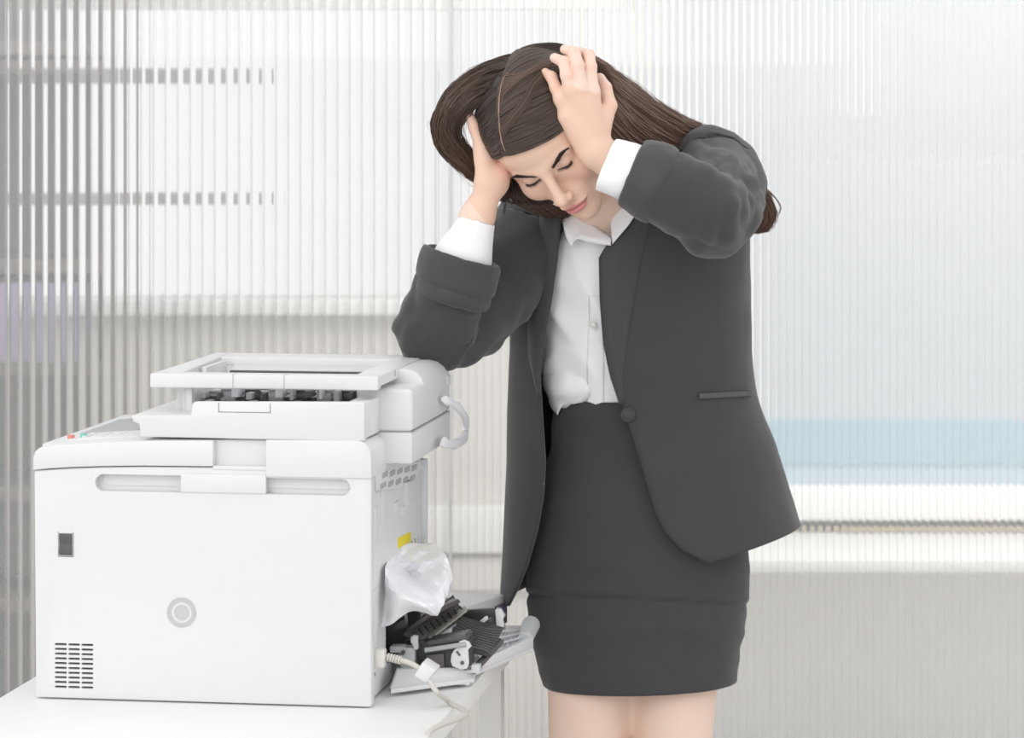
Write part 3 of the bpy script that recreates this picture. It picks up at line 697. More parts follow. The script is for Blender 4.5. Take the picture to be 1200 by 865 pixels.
# ---- her left hand (photo right), back of the hand to the camera
def chain(pts, rs, k=.004): return [Cone(pts[i], pts[i + 1], rs[i], rs[i + 1], k) for i in range(len(pts) - 1)]
wl_ = Wn(702, 181, 4.398)
kn = [Wn(694, 108, 4.384), Wn(681, 103, 4.377), Wn(668, 106, 4.379), Wn(657, 117, 4.386)]      # index .. little
palm = [Cone(Wn(699 - i * 2.5, 176 - i * 1.5, 4.397), kn[i], .0165 - .001 * i, .0112 - .0006 * i, .012) for i in range(4)]
palm += [Cone(Wn(690, 172, 4.40), Wn(662, 138, 4.388), .019, .0105, .015), Cone(Wn(699, 168, 4.402), Wn(706, 137, 4.402), .016, .012, .012)]
elL = Wn(846, 250, 4.42); shL = Wn(842, 206, 4.62)
armL = [Cone(wl_, Wn(725, 193, 4.395), .0245, .024, .012), Cone(Wn(725, 193, 4.395), elL, .024, .036, .02), Cone(elL, shL, .036, .05, .02)]
fing = [chain([kn[0], Wn(692, 78, 4.386), Wn(690, 65, 4.398), Wn(680, 61, 4.425)], [.0098, .0088, .0084, .0072]),
        chain([kn[1], Wn(677, 76, 4.377), Wn(673, 62, 4.388), Wn(662, 58, 4.414)], [.0100, .0090, .0088, .0074]),
        chain([kn[2], Wn(664, 88, 4.376), Wn(661, 73, 4.386), Wn(650, 68, 4.408)], [.0098, .0088, .0086, .0072]),
        chain([kn[3], Wn(651, 103, 4.388), Wn(646, 90, 4.396), Wn(639, 85, 4.412)], [.0088, .0080, .0078, .0066]),
        chain([Wn(702, 155, 4.402), Wn(714, 124, 4.405), Wn(709, 103, 4.415), Wn(703, 92, 4.43)], [.0150, .0110, .0095, .0080])]
G_L = Group(palm + armL, fing, kb=.007)
# ---- her right hand (photo left), heel of the hand at the temple, thumb up
wr = Wn(573, 222, 4.452)
kr = [Wn(577, 160, 4.500), Wn(584, 152, 4.515), Wn(591, 150, 4.53), Wn(598, 152, 4.545)]
palmR = [Cone(Wn(573 + i * 3, 214, 4.455 + i * .004), kr[i], .017, .0115, .012) for i in range(4)] + [Cone(Wn(570, 210, 4.445), Wn(566, 178, 4.452), .0155, .0135, .012), Cone(Wn(584, 205, 4.450), Wn(588, 186, 4.472), .0140, .013, .012)]
elR = Wn(512, 392, 4.505); shR = Wn(622, 270, 4.70)
armR = [Cone(wr, Wn(559, 255, 4.455), .0195, .0215, .012), Cone(Wn(559, 255, 4.455), elR, .0215, .040, .02), Cone(elR, shR, .042, .05, .02)]
fingR = [chain([Wn(568, 186, 4.448), Wn(563, 168, 4.450), Wn(556, 149, 4.452), Wn(550, 135, 4.456)], [.0125, .0098, .0088, .0062])]
for i in range(4):
    b = kr[i]; fingR.append(chain([b, b + V3((.002, .02, .032)), b + V3((.008, .035, .052)), b + V3((.016, .045, .065))], [.0095, .0088, .008, .007]))
G_R = Group(palmR + armR, fingR, kb=.008)
# ---- trunk and legs, under the clothes
ch_ = Wn(738, 345, 4.72)
trunk = [Ell(ch_ + V3((0, 0, .02)), (.125, .085, .15), None, .05), Cone(Wn(655, 275, 4.70), Wn(820, 225, 4.66), .045, .05, .04), Ell(Wn(742, 480, 4.72), (.105, .075, .11), None, .05),
         Ell(Wn(746, 600, 4.72), (.150, .10, .12), None, .05), neck[1]]
kneeR, kneeL = V3((.112, 4.665, .50)), V3((.245, 4.66, .50))
legs = []
for kx, hx in ((.112, .135), (.245, .255)):
    legs += [Cone((hx, 4.72, .86), (kx, 4.665, .52), .085, .056, .03), Cone((kx, 4.665, .50), (kx, 4.675, .40), .052, .050, .02), Cone((kx, 4.675, .40), (kx - .004, 4.70, .12), .050, .032, .02),
             Ell((kx, 4.705, .37), (.046, .05, .09), None, .03), Cone((kx - .004, 4.70, .115), (kx - .012, 4.60, .045), .030, .026, .02), Cone((kx - .012, 4.60, .045), (kx - .016, 4.535, .03), .026, .016, .015)]
G_T = Group(trunk + legs)
groups = [G_head, G_L, G_R, G_T]
Vb, Fb = surface_nets(groups, (-.20, 4.30, -.005), (.42, 4.90, 1.66), .0019)
# skin tone by place: lips, lid creases, knuckles, nails
skin = V3((.84, .63, .52)); C_ = np.repeat(skin[None], len(Vb), 0)
Lc = (Vb - HO) @ HM
inh = np.linalg.norm(Lc - V3((0, .03, -.01)), axis=1) < .14
def blend(mask, col): 
    global C_
    C_ = C_ * (1 - mask[:, None]) + V3(col)[None] * mask[:, None]
def sstep(x, a, b): t = np.clip((x - a) / (b - a), 0, 1); return t * t * (3 - 2 * t)
x, y, z = Lc.T
C_[inh] *= V3((.95, .87, .82))
blend(.30 * inh * sstep(-np.hypot(np.abs(x) - .036, z + .030), -.026, -.004) * (y > .03), (.80, .40, .33))
up = (z + .0625 + .10 * np.abs(x)) ; 
wl2 = .0225
lipm = inh * (y > .078) * sstep(-np.abs(x), -.0235, -.0195) * np.where(z > -.0678, sstep(-(z + .0678) + .0090 * (1 - (np.abs(x) / .0245) ** 1.5) , 0, .0016), sstep((z + .0678) + .0122 * (1 - (np.abs(x) / .024) ** 2), 0, .0018))
blend(lipm * .92, (.66, .235, .235))
blend(lipm * sstep(-np.abs(z + .0678), -.0014, -.0004) * .7, (.25, .07, .07))
blend(.25 * inh * sstep(-np.abs(z - .0015), -.010, -.003) * sstep(-np.abs(np.abs(x) - .031), -.018, -.010) * (y > .05), (.55, .30, .24))
for p in [f[i].b for f in fing for i in (0, 1)] + [f.b for f in fingR[0][:2]]:
    blend(.22 * sstep(-np.linalg.norm(Vb - p, axis=1), -.015, -.006), (.82, .42, .34))
blend(.25 * sstep(-np.linalg.norm(Vb - Wn(594, 197, 4.44), axis=1), -.03, -.01), (.84, .38, .32))
M_skin = attr_mat('skin', .48, .35, sss=.12, bump=.05, bscale=900)
woman = np_mesh('person', Vb, Fb, M_skin, None, C_)
tag(woman, 'woman in dark suit bowing her head and holding it with both hands', 'person')

# ---- brows and lashes: short hairs laid on the skin
def allg(P):
    D = G_head.d(P)
    return D
def snap(p, off=.0004, it=6):
    p = V3(p).copy()
    for _ in range(it):
        e = 5e-4; d0 = allg(p[None])[0]
        g = V3([(allg((p + dv)[None])[0] - d0) / e for dv in np.eye(3) * e]); n_ = np.linalg.norm(g)
        if n_ < 1e-6: break
        p = p - g / n_ * (d0 - off)
    return p
def hairs(name, base, dirs, ln, r, m, parent, rng):
    bm = bmesh.new()
    for p, d in zip(base, dirs):
        l = ln * rng.uniform(.75, 1.15); a = Vector(p); b = a + Vector(d) * l
        q = a.lerp(b, .5); tube(bm, [a, q, b], [r, r * .8, r * .25], 4, cap=False)
    return bobj(name, bm, m, parent)
M_brow = mat('brow_hair', (.045, .032, .028), .6, .3)
rg = random.Random(8)
for s in (-1, 1):
    base, dirs = [], []
    for i in range(230):
        t = rg.random(); xx = s * (.0100 + .038 * t); zz = .0105 + .0085 * math.sin(min(t * 1.35, 1.25) * 1.25) - .004 * max(0, t - .7); wdt = .0037 * (1 - .60 * t)
        p = snap(hp(xx, .075, zz + rg.uniform(-wdt, wdt))); base.append(p)
        d = HM @ V3((s * .9, .10 - .3 * t, .55 * (1 - t) - .15)); dirs.append(d / np.linalg.norm(d))
    hairs('eyebrow', base, dirs, .0062, .00036, M_brow, woman, rg)
    base, dirs = [], []
    for i in range(60):
        t = i / 59; xx = s * (.0180 + .0270 * t); zz = -.0045 - .0042 * math.sin(math.pi * t)
        p = snap(hp(xx, .082, zz), .0002); base.append(p); d = HM @ V3((s * (t - .4) * .6, .75, -.75)); dirs.append(d / np.linalg.norm(d))
    o = hairs('eyelash', base, dirs, .0048, .00022, M_brow, woman, rg)
    bm = bmesh.new(); tube(bm, [Vector(p) for p in base], .00055, 6); o2 = bobj('lash_line', bm, M_brow, woman)

# ------------------------------------------------------------------ cloth lofts
M_suit = mat('suit_cloth', (.054, .0525, .054), .75, .25, .06, 30, .12, 2200, sheen=.25)
M_lapel = mat('lapel_cloth', (.056, .054, .056), .6, .3, .05, 30, .08, 2200, sheen=.2)
M_lining = mat('satin_lining', (.05, .048, .052), .35, .5, .1, 20)
M_skirt = mat('skirt_cloth', (.056, .0555, .057), .8, .2, .05, 30, .12, 2400, sheen=.2)
M_shirt = mat('shirt_cotton', (.90, .90, .925), .75, .2, .01, 30, .06, 1500)
def fbm(p, f, sd=0): return noise.fractal(Vector((p[0] * f[0] + sd, p[1] * f[1], p[2] * f[2])), 1.0, 2.0, 3)
def ridge(p, f, sd=0): v = noise.noise(Vector((p[0] * f[0] + sd, p[1] * f[1] + sd, p[2] * f[2]))); return 1 - abs(v) * 2
def interp(tab, x):
    if x <= tab[0][0]: return tab[0][1]
    for (a, b), (c, d) in zip(tab, tab[1:]):
        if x <= c: return b + (d - b) * (x - a) / (c - a)
    return tab[-1][1]
def scr(vals, n):                        # Catmull-Rom on tuples
    out = []; N = len(vals)
    for i in range(n):
        t = i / (n - 1) * (N - 1); k = min(int(t), N - 2); f = t - k; q = []
        for j in range(len(vals[0])):
            b, c = vals[k][j], vals[k + 1][j]; a = vals[k - 1][j] if k > 0 else 2 * b - c; d = vals[k + 2][j] if k + 2 < N else 2 * c - b
            q.append(.5 * (2 * b + (c - a) * f + (2 * a - 5 * b + 4 * c - d) * f * f + (3 * b - a - 3 * c + d) * f ** 3))
        out.append(q)
    return out
class Tube:                              # stations: (pxL,pyL, pxR,pyR, Y, front depth, back depth, exponent)
    def __init__(s, st, n=81): s.r = scr(st, n); s.n = n
    def row(s, t):
        f = t * (s.n - 1); k = min(int(f), s.n - 2); f -= k; return [a + (b - a) * f for a, b in zip(s.r[k], s.r[k + 1])]
    def pt(s, t, ph, off=0):
        a, b, c, d, Y, bf, bb, e = s.row(t); L_, R_ = W(a, b, Y), W(c, d, Y); C0 = (L_ + R_) / 2; A = (R_ - L_) / 2; l = A.length
        cs, sn = math.cos(ph), math.sin(ph); q = 2 / e
        x_ = math.copysign(abs(cs) ** q, cs); y_ = math.copysign(abs(sn) ** q, sn); dp = bf if sn > 0 else bb
        return C0 + A * (x_ * (1 + off / l)) + Vector((0, -1, 0)) * (y_ * (dp + off))
    def phi(s, t, px):                   # front angle whose point projects to px
        lo_, hi_ = .02, math.pi - .02
        for _ in range(26):
            m_ = (lo_ + hi_) / 2; p = s.pt(t, m_)
            if CX + FPX * p.x / p.y > px: lo_ = m_
            else: hi_ = m_
        return lo_
    def tpy(s, py, px):                  # row whose front point at px projects to py
        best = None
        for i in range(101):
            t = i / 100; p = s.pt(t, s.phi(t, px)); v = CY + FPX * (CAMH - p.z) / p.y; d = abs(v - py)
            if best is None or d < best[0]: best = (d, t)
        return best[1]
def gridmesh(name, G, m, parent, closed=False, thick=0, sub=0, disp=None, ang=60, offset=0):
    nr, nc = len(G), len(G[0]); Vv = [p for r_ in G for p in r_]; Ff = []
    for i in range(nr - 1):
        for j in range(nc if closed else nc - 1):
            j2 = (j + 1) % nc; Ff.append((i * nc + j, i * nc + j2, (i + 1) * nc + j2, (i + 1) * nc + j))
    me = bpy.data.meshes.new(name); me.from_pydata([tuple(v) for v in Vv], [], Ff); me.update()
    if disp:
        nn = [v.normal.copy() for v in me.vertices]
        for v, n_ in zip(me.vertices, nn):
            i, j = divmod(v.index, nc); v.co += n_ * disp(v.co, i / (nr - 1), j / max(1, nc - 1))
        me.update()
    o = link(name, me, m, parent, True, ang)
    if thick: md = o.modifiers.new('s', 'SOLIDIFY'); md.thickness = thick; md.offset = offset
    if sub: md = o.modifiers.new('u', 'SUBSURF'); md.levels = md.render_levels = sub
    return o
JT = Tube([(676, 246, 752, 236, 4.668, .052, .060, 2), (655, 247, 778, 222, 4.672, .066, .072, 2), (625, 251, 820, 205, 4.68, .085, .090, 2.1), (603, 272, 862, 215, 4.69, .105, .105, 2.2),
           (600, 315, 874, 265, 4.70, .122, .115, 2.2), (600, 370, 877, 330, 4.71, .132, .115, 2.2), (599, 430, 879, 400, 4.715, .132, .11, 2.2), (597, 495, 884, 468, 4.72, .128, .11, 2.2),
           (596, 565, 905, 520, 4.72, .135, .13, 2.2), (593, 635, 922, 570, 4.72, .142, .14, 2.2), (589, 706, 936, 614, 4.72, .148, .145, 2.2)])
eL = [(236, 668), (250, 657), (300, 654), (350, 647), (400, 638), (440, 634), (480, 636), (540, 640), (580, 638), (620, 631), (660, 620), (690, 608), (712, 597)]
eR = [(225, 752), (250, 742), (272, 724), (300, 704), (350, 705), (400, 709), (440, 717), (487, 733), (530, 747), (560, 756), (600, 768), (625, 780), (645, 800), (660, 830), (668, 862)]
def edge_px(tab, T, t):                  # fixed point: the edge's px at row t
    px = 700
    for _ in range(12):
        p = T.pt(t, T.phi(t, px)); py = CY + FPX * (CAMH - p.z) / p.y; px = .5 * px + .5 * interp(tab, py)
    return px
NR, NC = 110, 150; rows = []; PHL, PHR = [], []
for i in range(NR):
    t = i / (NR - 1); fR = JT.phi(t, edge_px(eR, JT, t)); fL = JT.phi(t, edge_px(eL, JT, t)); PHR.append(fR); PHL.append(fL)
    rows.append([JT.pt(t, fR + (fL - 2 * math.pi - fR) * j / (NC - 1)) for j in range(NC)])
def jd(co, a, b):
    e = min(1, 4 * b, 4 * (1 - b) ) ; w_ = min(1, a * 5)
    return w_ * e * (.004 * fbm(co, (9, 9, 5)) + .0022 * ridge(co, (22, 22, 9), 3) * max(0, min(1, 2.2 - 3 * a)))
jk = gridmesh('blazer', rows, M_suit, woman, thick=.004, disp=jd, offset=-1)
# lapels, welt pocket, buttons, lining with piping
def strip(T, ta, tb, pxa, pxb, n, m_, off, name, m, thick=.003, parent=woman, offset=0, disp=None):
    G = []
    for i in range(n):
        t = ta + (tb - ta) * i / (n - 1); a, b = pxa(t), pxb(t); fa, fb = T.phi(t, a), T.phi(t, b)
        G.append([T.pt(t, fa + (fb - fa) * j / (m_ - 1), off(i / (n - 1), j / (m_ - 1))) for j in range(m_)])
    return gridmesh(name, G, m, parent, thick=thick, offset=offset, disp=disp)
def vpy(T, t, px): p = T.pt(t, T.phi(t, px)); return CY + FPX * (CAMH - p.z) / p.y
roll_R = [(225, 772), (260, 764), (300, 752), (380, 738), (440, 730), (478, 731)]
roll_L = [(230, 640), (260, 630), (300, 624), (360, 620), (420, 622), (470, 634)]
inr = lambda t: edge_px(eR, JT, t) - 1.5
tb = JT.tpy(474, 729)
strip(JT, .0, tb, inr, lambda t: max(edge_px(roll_R, JT, t), inr(t) + 2), 46, 10, lambda a, b: .003 + .004 * math.sin(math.pi * min(1, b * 1.1)) , 'lapel', M_lapel)
tl = JT.tpy(462, 634)
strip(JT, .0, tl, lambda t: min(edge_px(roll_L, JT, t), edge_px(eL, JT, t) - 2), lambda t: edge_px(eL, JT, t) + 1.5, 46, 10, lambda a, b: .003 + .004 * math.sin(math.pi * min(1, (1 - b) * 1.1)), 'lapel', M_lapel)
wp = empty('welt', (0, 0, 0)); bpy.data.objects.remove(wp)
ta, tb2 = JT.tpy(459, 845), JT.tpy(466, 845)
G = []
for i in range(5):
    q = i / 4; r_ = []
    for j in range(14):
        px = 816 + 58 * j / 13; py = 461 - 3 * j / 13 + 6.5 * q; t = JT.tpy(py, px) if j in (0, 13) else None; r_.append((px, py))
    t0_, t1_ = JT.tpy(r_[0][1], r_[0][0]), JT.tpy(r_[-1][1], r_[-1][0])
    G.append([JT.pt(t0_ + (t1_ - t0_) * j / 13, JT.phi(t0_ + (t1_ - t0_) * j / 13, r_[j][0]), .0075) for j in range(14)])
G = [[Vector(((p.x), p.y, CAMH - ((461 - 3 * j / 13 + 6.5 * i / 4) - CY) * p.y / FPX)) for j, p in enumerate(r_)] for i, r_ in enumerate(G)]
gridmesh('welt_pocket', G, mat('welt_cloth', (.085, .082, .083), .7), woman, thick=.003)
def button(px, py, T, r, m, name='button', parent=woman, off=.008):
    t = T.tpy(py, px); p = T.pt(t, T.phi(t, px), off); e = T.pt(t, T.phi(t, px + 4), off); n_ = (e - p).cross(Vector((0, 0, 1))).normalized()
    n_ = n_ if n_.y < 0 else -n_; bm = bmesh.new(); prf = [(0, .0024), (.5, .0024), (.72, .0014), (.82, .0024), (.95, .002), (1, 0)]
    Q = n_.to_track_quat('Z', 'Y').to_matrix(); prev = None
    for a, h_ in prf[1:]:
        ring = [bm.verts.new(p + Q @ Vector((a * r * math.cos(k * math.pi / 10), a * r * math.sin(k * math.pi / 10), h_))) for k in range(20)]
        if prev: [bm.faces.new((prev[k], prev[(k + 1) % 20], ring[(k + 1) % 20], ring[k])) for k in range(20)]
        else: bm.faces.new(ring)
        prev = ring
    return bobj(name, bm, m, parent)
button(736, 487, JT, .0105, M_lapel)
# lining edge and pale piping inside the photo-left front
G = []; pin = [(430, 619), (450, 623), (490, 631), (540, 639), (575, 640)]
P = []
for i in range(24):
    py = 438 + 130 * i / 23; px = interp(pin, py) - 1; t = JT.tpy(py, px); p = JT.pt(t, JT.phi(t, px), .0032); P.append(p)
bm = bmesh.new(); tube(bm, cr(P[::3] + [P[-1]], 60), .0007, 6); bobj('piping', bm, mat('piping_thread', (.40, .38, .36), .5), woman)

# sleeves
def sleeve(name, path, m, parent=woman, nr=70, nc=56, disp=None, thick=.0, axis=None):
    rows_ = scr(path, nr); G = []; N = nr
    C3 = [W(r_[0], r_[1], r_[2]) for r_ in rows_]
    for i in range(N):
        t = Vector(axis).normalized() if axis is not None else (C3[min(i + 1, N - 1)] - C3[max(i - 1, 0)]).normalized(); s = t.cross(Vector((0, 1, 0)))
        s = s.normalized() if s.length > .05 else Vector((0, 0, 1)); q = s.cross(t).normalized(); ra, rb = rows_[i][3], rows_[i][4]
        G.append([C3[i] + s * math.cos(2 * math.pi * k / nc) * ra + q * math.sin(2 * math.pi * k / nc) * rb for k in range(nc)])
    return gridmesh(name, G, m, parent, closed=True, thick=thick, disp=disp, offset=-1)
def dR(co, a, b):
    return (.004 * fbm(co, (14, 14, 14), 5) + (.0095 * (ridge(co, (14, 26, 30), 1) - .6)) * max(.25, 1 - abs(a - .52) * 2.2)) * min(1, 6 * a)
sleeve('sleeve', [(632, 258, 4.70, .060, .070), (618, 285, 4.685, .068, .075), (590, 320, 4.64, .070, .070), (555, 358, 4.58, .064, .062), (525, 385, 4.53, .056, .056),
                  (512, 388, 4.505, .053, .052), (513, 372, 4.495, .052, .050), (523, 350, 4.488, .051, .050), (535, 325, 4.480, .050, .049), (541, 309, 4.475, .049, .048)], M_suit, disp=dR, thick=.004)
def dC(co, a, b): return .0022 * fbm(co, (30, 30, 30), 9)
sleeve('turned_cuff', [(533, 336, 4.476, .045, .048), (533, 334, 4.476, .0560, .0555), (536, 322, 4.476, .0585, .0575), (539, 309, 4.474, .0580, .0570), (541, 301, 4.472, .0555, .055), (541, 305, 4.472, .049, .050)], M_lapel, nr=30, disp=dC, thick=.003, axis=(.30, -.05, 1))
sleeve('turned_cuff', [(527, 352, 4.480, .0400, .044), (528, 350, 4.480, .0520, .0535), (531, 341, 4.479, .0540, .0560), (534, 326, 4.478, .052, .054)], M_lapel, nr=20, disp=dC, thick=.003, axis=(.30, -.05, 1))
sleeve('shirt_cuff', [(541, 306, 4.474, .043, .042), (545, 296, 4.468, .0400, .039), (552, 276, 4.46, .0315, .032), (559, 260, 4.455, .0258, .028), (559.5, 258.5, 4.455, .0248, .027), (558, 262, 4.455, .0235, .0255)], M_shirt, nr=40, disp=lambda co, a, b: .0015 * fbm(co, (25, 25, 25), 2), thick=.0015, axis=(.30, -.05, 1))
def dL(co, a, b):
    return (.004 * fbm(co, (13, 13, 13), 15) + (.0110 * (ridge(co, (34, 14, 22), 7) - .6)) * max(.3, 1 - abs(a - .5) * 2.2)) * min(1, 6 * a)
sleeve('sleeve', [(822, 214, 4.70, .064, .075), (832, 212, 4.665, .073, .080), (836, 216, 4.63, .0745, .081), (837, 219, 4.615, .0700, .074), (838, 230, 4.55, .064, .068), (839, 242, 4.48, .061, .062), (835, 248, 4.42, .058, .056), (822, 242, 4.385, .0555, .056),
                  (800, 229, 4.372, .0525, .053), (780, 219, 4.372, .050, .050), (762, 211, 4.377, .048, .048)], M_suit, nr=84, disp=dL, thick=.004)
sleeve('turned_cuff', [(777, 219, 4.372, .045, .045), (776, 218, 4.373, .0535, .053), (765, 213, 4.375, .0550, .054), (750, 206, 4.379, .0505, .051), (742, 203, 4.382, .0475, .048), (744, 204, 4.382, .042, .043)], M_lapel, nr=30, disp=dC, thick=.003, axis=(-1, .12, .42))
sleeve('shirt_cuff', [(756, 208, 4.379, .038, .040), (740, 202, 4.382, .0405, .041), (725, 197, 4.386, .0400, .040), (713, 193.5, 4.390, .0385, .038), (711, 193, 4.391, .0370, .037), (714, 194, 4.39, .0355, .0355)], M_shirt, nr=40, disp=lambda co, a, b: .0015 * fbm(co, (25, 25, 25), 2), thick=.0015, axis=(-1, .12, .42))
# padded shoulder cap photo right
# skirt
SK = Tube([(652, 466, 838, 462, 4.72, .104, .09, 2.2), (650, 480, 842, 478, 4.72, .106, .095, 2.2), (645, 520, 856, 516, 4.72, .108, .108, 2.2), (634, 570, 868, 570, 4.72, .122, .122, 2.2), (622, 630, 876, 630, 4.72, .13, .13, 2.2), (617, 680, 876, 680, 4.72, .13, .13, 2.2),
           (619, 720, 873, 720, 4.715, .126, .126, 2.2), (626, 760, 866, 760, 4.71, .12, .12, 2.2), (636, 802, 861, 796, 4.705, .115, .115, 2.2)])
G = [[SK.pt(i / 89, 2 * math.pi * k / 110) for k in range(110)] for i in range(90)]
def sd(co, a, b):
    py = CY + FPX * (CAMH - co.z) / co.y; px = CX + FPX * co.x / co.y
    f1 = py - (697 + (px - 617) * .045); f2 = py - (735 + .03 * (px - 617))
    return .0028 * fbm(co, (10, 10, 16), 4) + .0016 * ridge(co, (5, 5, 30), 6) - .004 * math.exp(-(f1 / 2.4) ** 2) + .0022 * math.exp(-((f1 + 7) / 5) ** 2) + .002 * math.exp(-(f2 / 6) ** 2)
gridmesh('skirt', G, M_skirt, woman, closed=True, thick=.003, disp=sd, offset=-1)
# shirt
SH = Tube([(683, 262, 752, 252, 4.66, .050, .055, 2), (650, 272, 790, 245, 4.67, .074, .07, 2), (622, 300, 840, 280, 4.69, .098, .08, 2.2), (622, 350, 850, 345, 4.70, .112, .09, 2.2), (630, 400, 850, 400, 4.71, .113, .09, 2.2), (633, 440, 845, 440, 4.715, .108, .09, 2.2), (655, 490, 830, 490, 4.72, .090, .08, 2.2)])
G = [[SH.pt(i / 89, 2 * math.pi * k / 120) for k in range(120)] for i in range(90)]
def shd(co, a, b):
    q = Vector((co.x * 1.0 + co.z * .55, co.y, co.z - co.x * .4)); w_ = min(1, a * 4)
    return w_ * (.004 * fbm(q, (10, 8, 7), 11) + .0085 * (ridge(q, (20, 8, 9), 2) - .55) * sstep(a, .15, .6)) - .0045 * a
gridmesh('shirt', G, M_shirt, woman, closed=True, thick=.0012, disp=shd)
def patch(ctrl, nu, nv, name, m, thick=.0015, disp=None, parent=woman, offset=0):
    rr = [cr([W(*p) for p in r_], nv) for r_ in ctrl]; cols_ = [cr([r_[j] for r_ in rr], nu) for j in range(nv)]
    G = [[cols_[j][i] for j in range(nv)] for i in range(nu)]
    return gridmesh(name, G, m, parent, thick=thick, disp=disp, offset=offset)
def onT(T, px, py, off):                # point on the front of a tube at a pixel
    lo_, hi_ = 0, 1
    for _ in range(18):
        m2 = (lo_ + hi_) / 2
        if vpy(T, m2, px) < py: lo_ = m2
        else: hi_ = m2
    return T.pt(lo_, T.phi(lo_, px), off)
TG = [[onT(SH, 638, 425, -.006), onT(SH, 650, 430, -.006), onT(SH, 664, 436, -.006), onT(SH, 686, 446, -.006)],
      [onT(SH, 638, 448, .004), onT(SH, 650, 455, .007), onT(SH, 666, 458, .007), onT(SH, 692, 460, -.002)],
      [onT(SK, 650, 470, .004), onT(SK, 654, 474, .012), onT(SK, 664, 471, .012), onT(SK, 684, 467, .001)],
      [onT(SK, 656, 484, .004), onT(SK, 659, 486, .008), onT(SK, 662, 480, .009), onT(SK, 668, 470, .008)]]
rr = [cr(r_, 14) for r_ in TG]; cc = [cr([r_[j] for r_ in rr], 14) for j in range(14)]
gridmesh('shirt_tail', [[cc[j][i] for j in range(14)] for i in range(14)], M_shirt, woman, thick=.0012, disp=lambda co, a, b: .0015 * fbm(co, (60, 60, 60), 1))
t0p = SH.tpy(345, 705)
strip(SH, t0p, .93, lambda t: 686 + 8 * (1 - t), lambda t: 708, 60, 8, lambda a, b: .0012, 'placket', M_shirt, .001, disp=lambda co, a, b: -shd(co, t0p + (.93 - t0p) * a, b))
for py in (379,): button(697, py, SH, .0052, mat('shell_button', (.74, .73, .70), .3), off=.007)
# collar stand and two leaves
G = []
for i in range(8):
    a = i / 7; r_ = []
    for k in range(60):
        ph = .25 * math.pi + .12 + (2 * math.pi - .5) * k / 59 + .0
        c0 = Wn(716, 262, 4.645) + V3((.0, .004, .0)) + V3((0, .003, .032)) * a
        r_.append(Vector(c0) + Vector((math.cos(ph) * (.056 - .004 * a), -math.sin(ph) * (.054 - .003 * a), .011 * math.cos(ph) - .010 * math.sin(ph))))
    G.append(r_)
gridmesh('collar_stand', G, M_shirt, woman, thick=.0018)
patch([[(657, 248, 4.636), (661, 268, 4.596), (669, 288, 4.578), (676, 280, 4.574), (690, 284, 4.572), (716, 288, 4.570)],
       [(658, 246, 4.637), (663, 264, 4.596), (671, 279, 4.580), (680, 277, 4.572), (694, 280, 4.568), (716, 285, 4.569)],
       [(664, 242, 4.640), (669, 256, 4.602), (675, 266, 4.588), (684, 270, 4.582), (696, 275, 4.576), (716, 280, 4.573)],
       [(676, 236, 4.65), (681, 246, 4.612), (684, 255, 4.600), (690, 261, 4.594), (699, 268, 4.588), (714, 277, 4.582)]], 14, 26, 'collar', M_shirt, disp=lambda co, a, b: .0012 * fbm(co, (50, 50, 50), 1))
patch([[(718, 286, 4.572), (728, 274, 4.566), (738, 262, 4.566), (748, 246, 4.575)],
       [(717, 276, 4.574), (724, 264, 4.570), (733, 252, 4.570), (742, 240, 4.580)],
       [(716, 262, 4.582), (718, 250, 4.580), (724, 238, 4.584), (730, 230, 4.595)],
       [(716, 240, 4.60), (717, 234, 4.60), (719, 229, 4.605), (722, 224, 4.615)]], 14, 16, 'collar', M_shirt, disp=lambda co, a, b: .0008 * fbm(co, (50, 50, 50), 3))
bm = bmesh.new(); p = W(720, 237, 4.583); cyl(bm, p, p + Vector((.0, -.002, 0)), .0042, 16); bobj('button', bm, bpy.data.materials['shell_button'], woman)
# bracelet
bc = Wn(559.5, 256, 4.455); bm = bmesh.new(); ax = Vector(elR - wr).normalized(); e1 = ax.cross(Vector((0, 1, 0))).normalized(); e2 = e1.cross(ax)
P = [Vector(bc) + (e1 * math.cos(a) * .0238 + e2 * math.sin(a) * .0238) + ax * (.002 + .002 * math.sin(a)) for a in [2 * math.pi * k / 60 for k in range(61)]]
tube(bm, P, .0011, 8, cap=False)
br = bobj('bracelet', bm, mat('bracelet_silver', (.35, .36, .38), .35, .5, metal=.7), woman)
bm = bmesh.new(); k = 41 if (P[41] - P[0]).y < 0 else 20
front = sorted(P, key=lambda p: p.y)[0]
for dx in (-.0045, .0005, .0055):
    q = min(P, key=lambda p: (p - (front + e1 * dx)).length); bmesh.ops.create_icosphere(bm, subdivisions=2, radius=.0022 if dx > .004 or dx < -.004 else .0034, matrix=Matrix.Translation(q + Vector((0, -.001, 0))))
bobj('charm', bm, mat('silver', (.7, .7, .72), .2, .5, metal=.9), br)
left_ = sorted(P, key=lambda p: p.x)[0]; bm = bmesh.new(); bmesh.ops.create_icosphere(bm, subdivisions=2, radius=.0042, matrix=Matrix.Translation(left_)); bobj('blue_bead', bm, mat('blue_bead', (.25, .45, .65), .25), br)
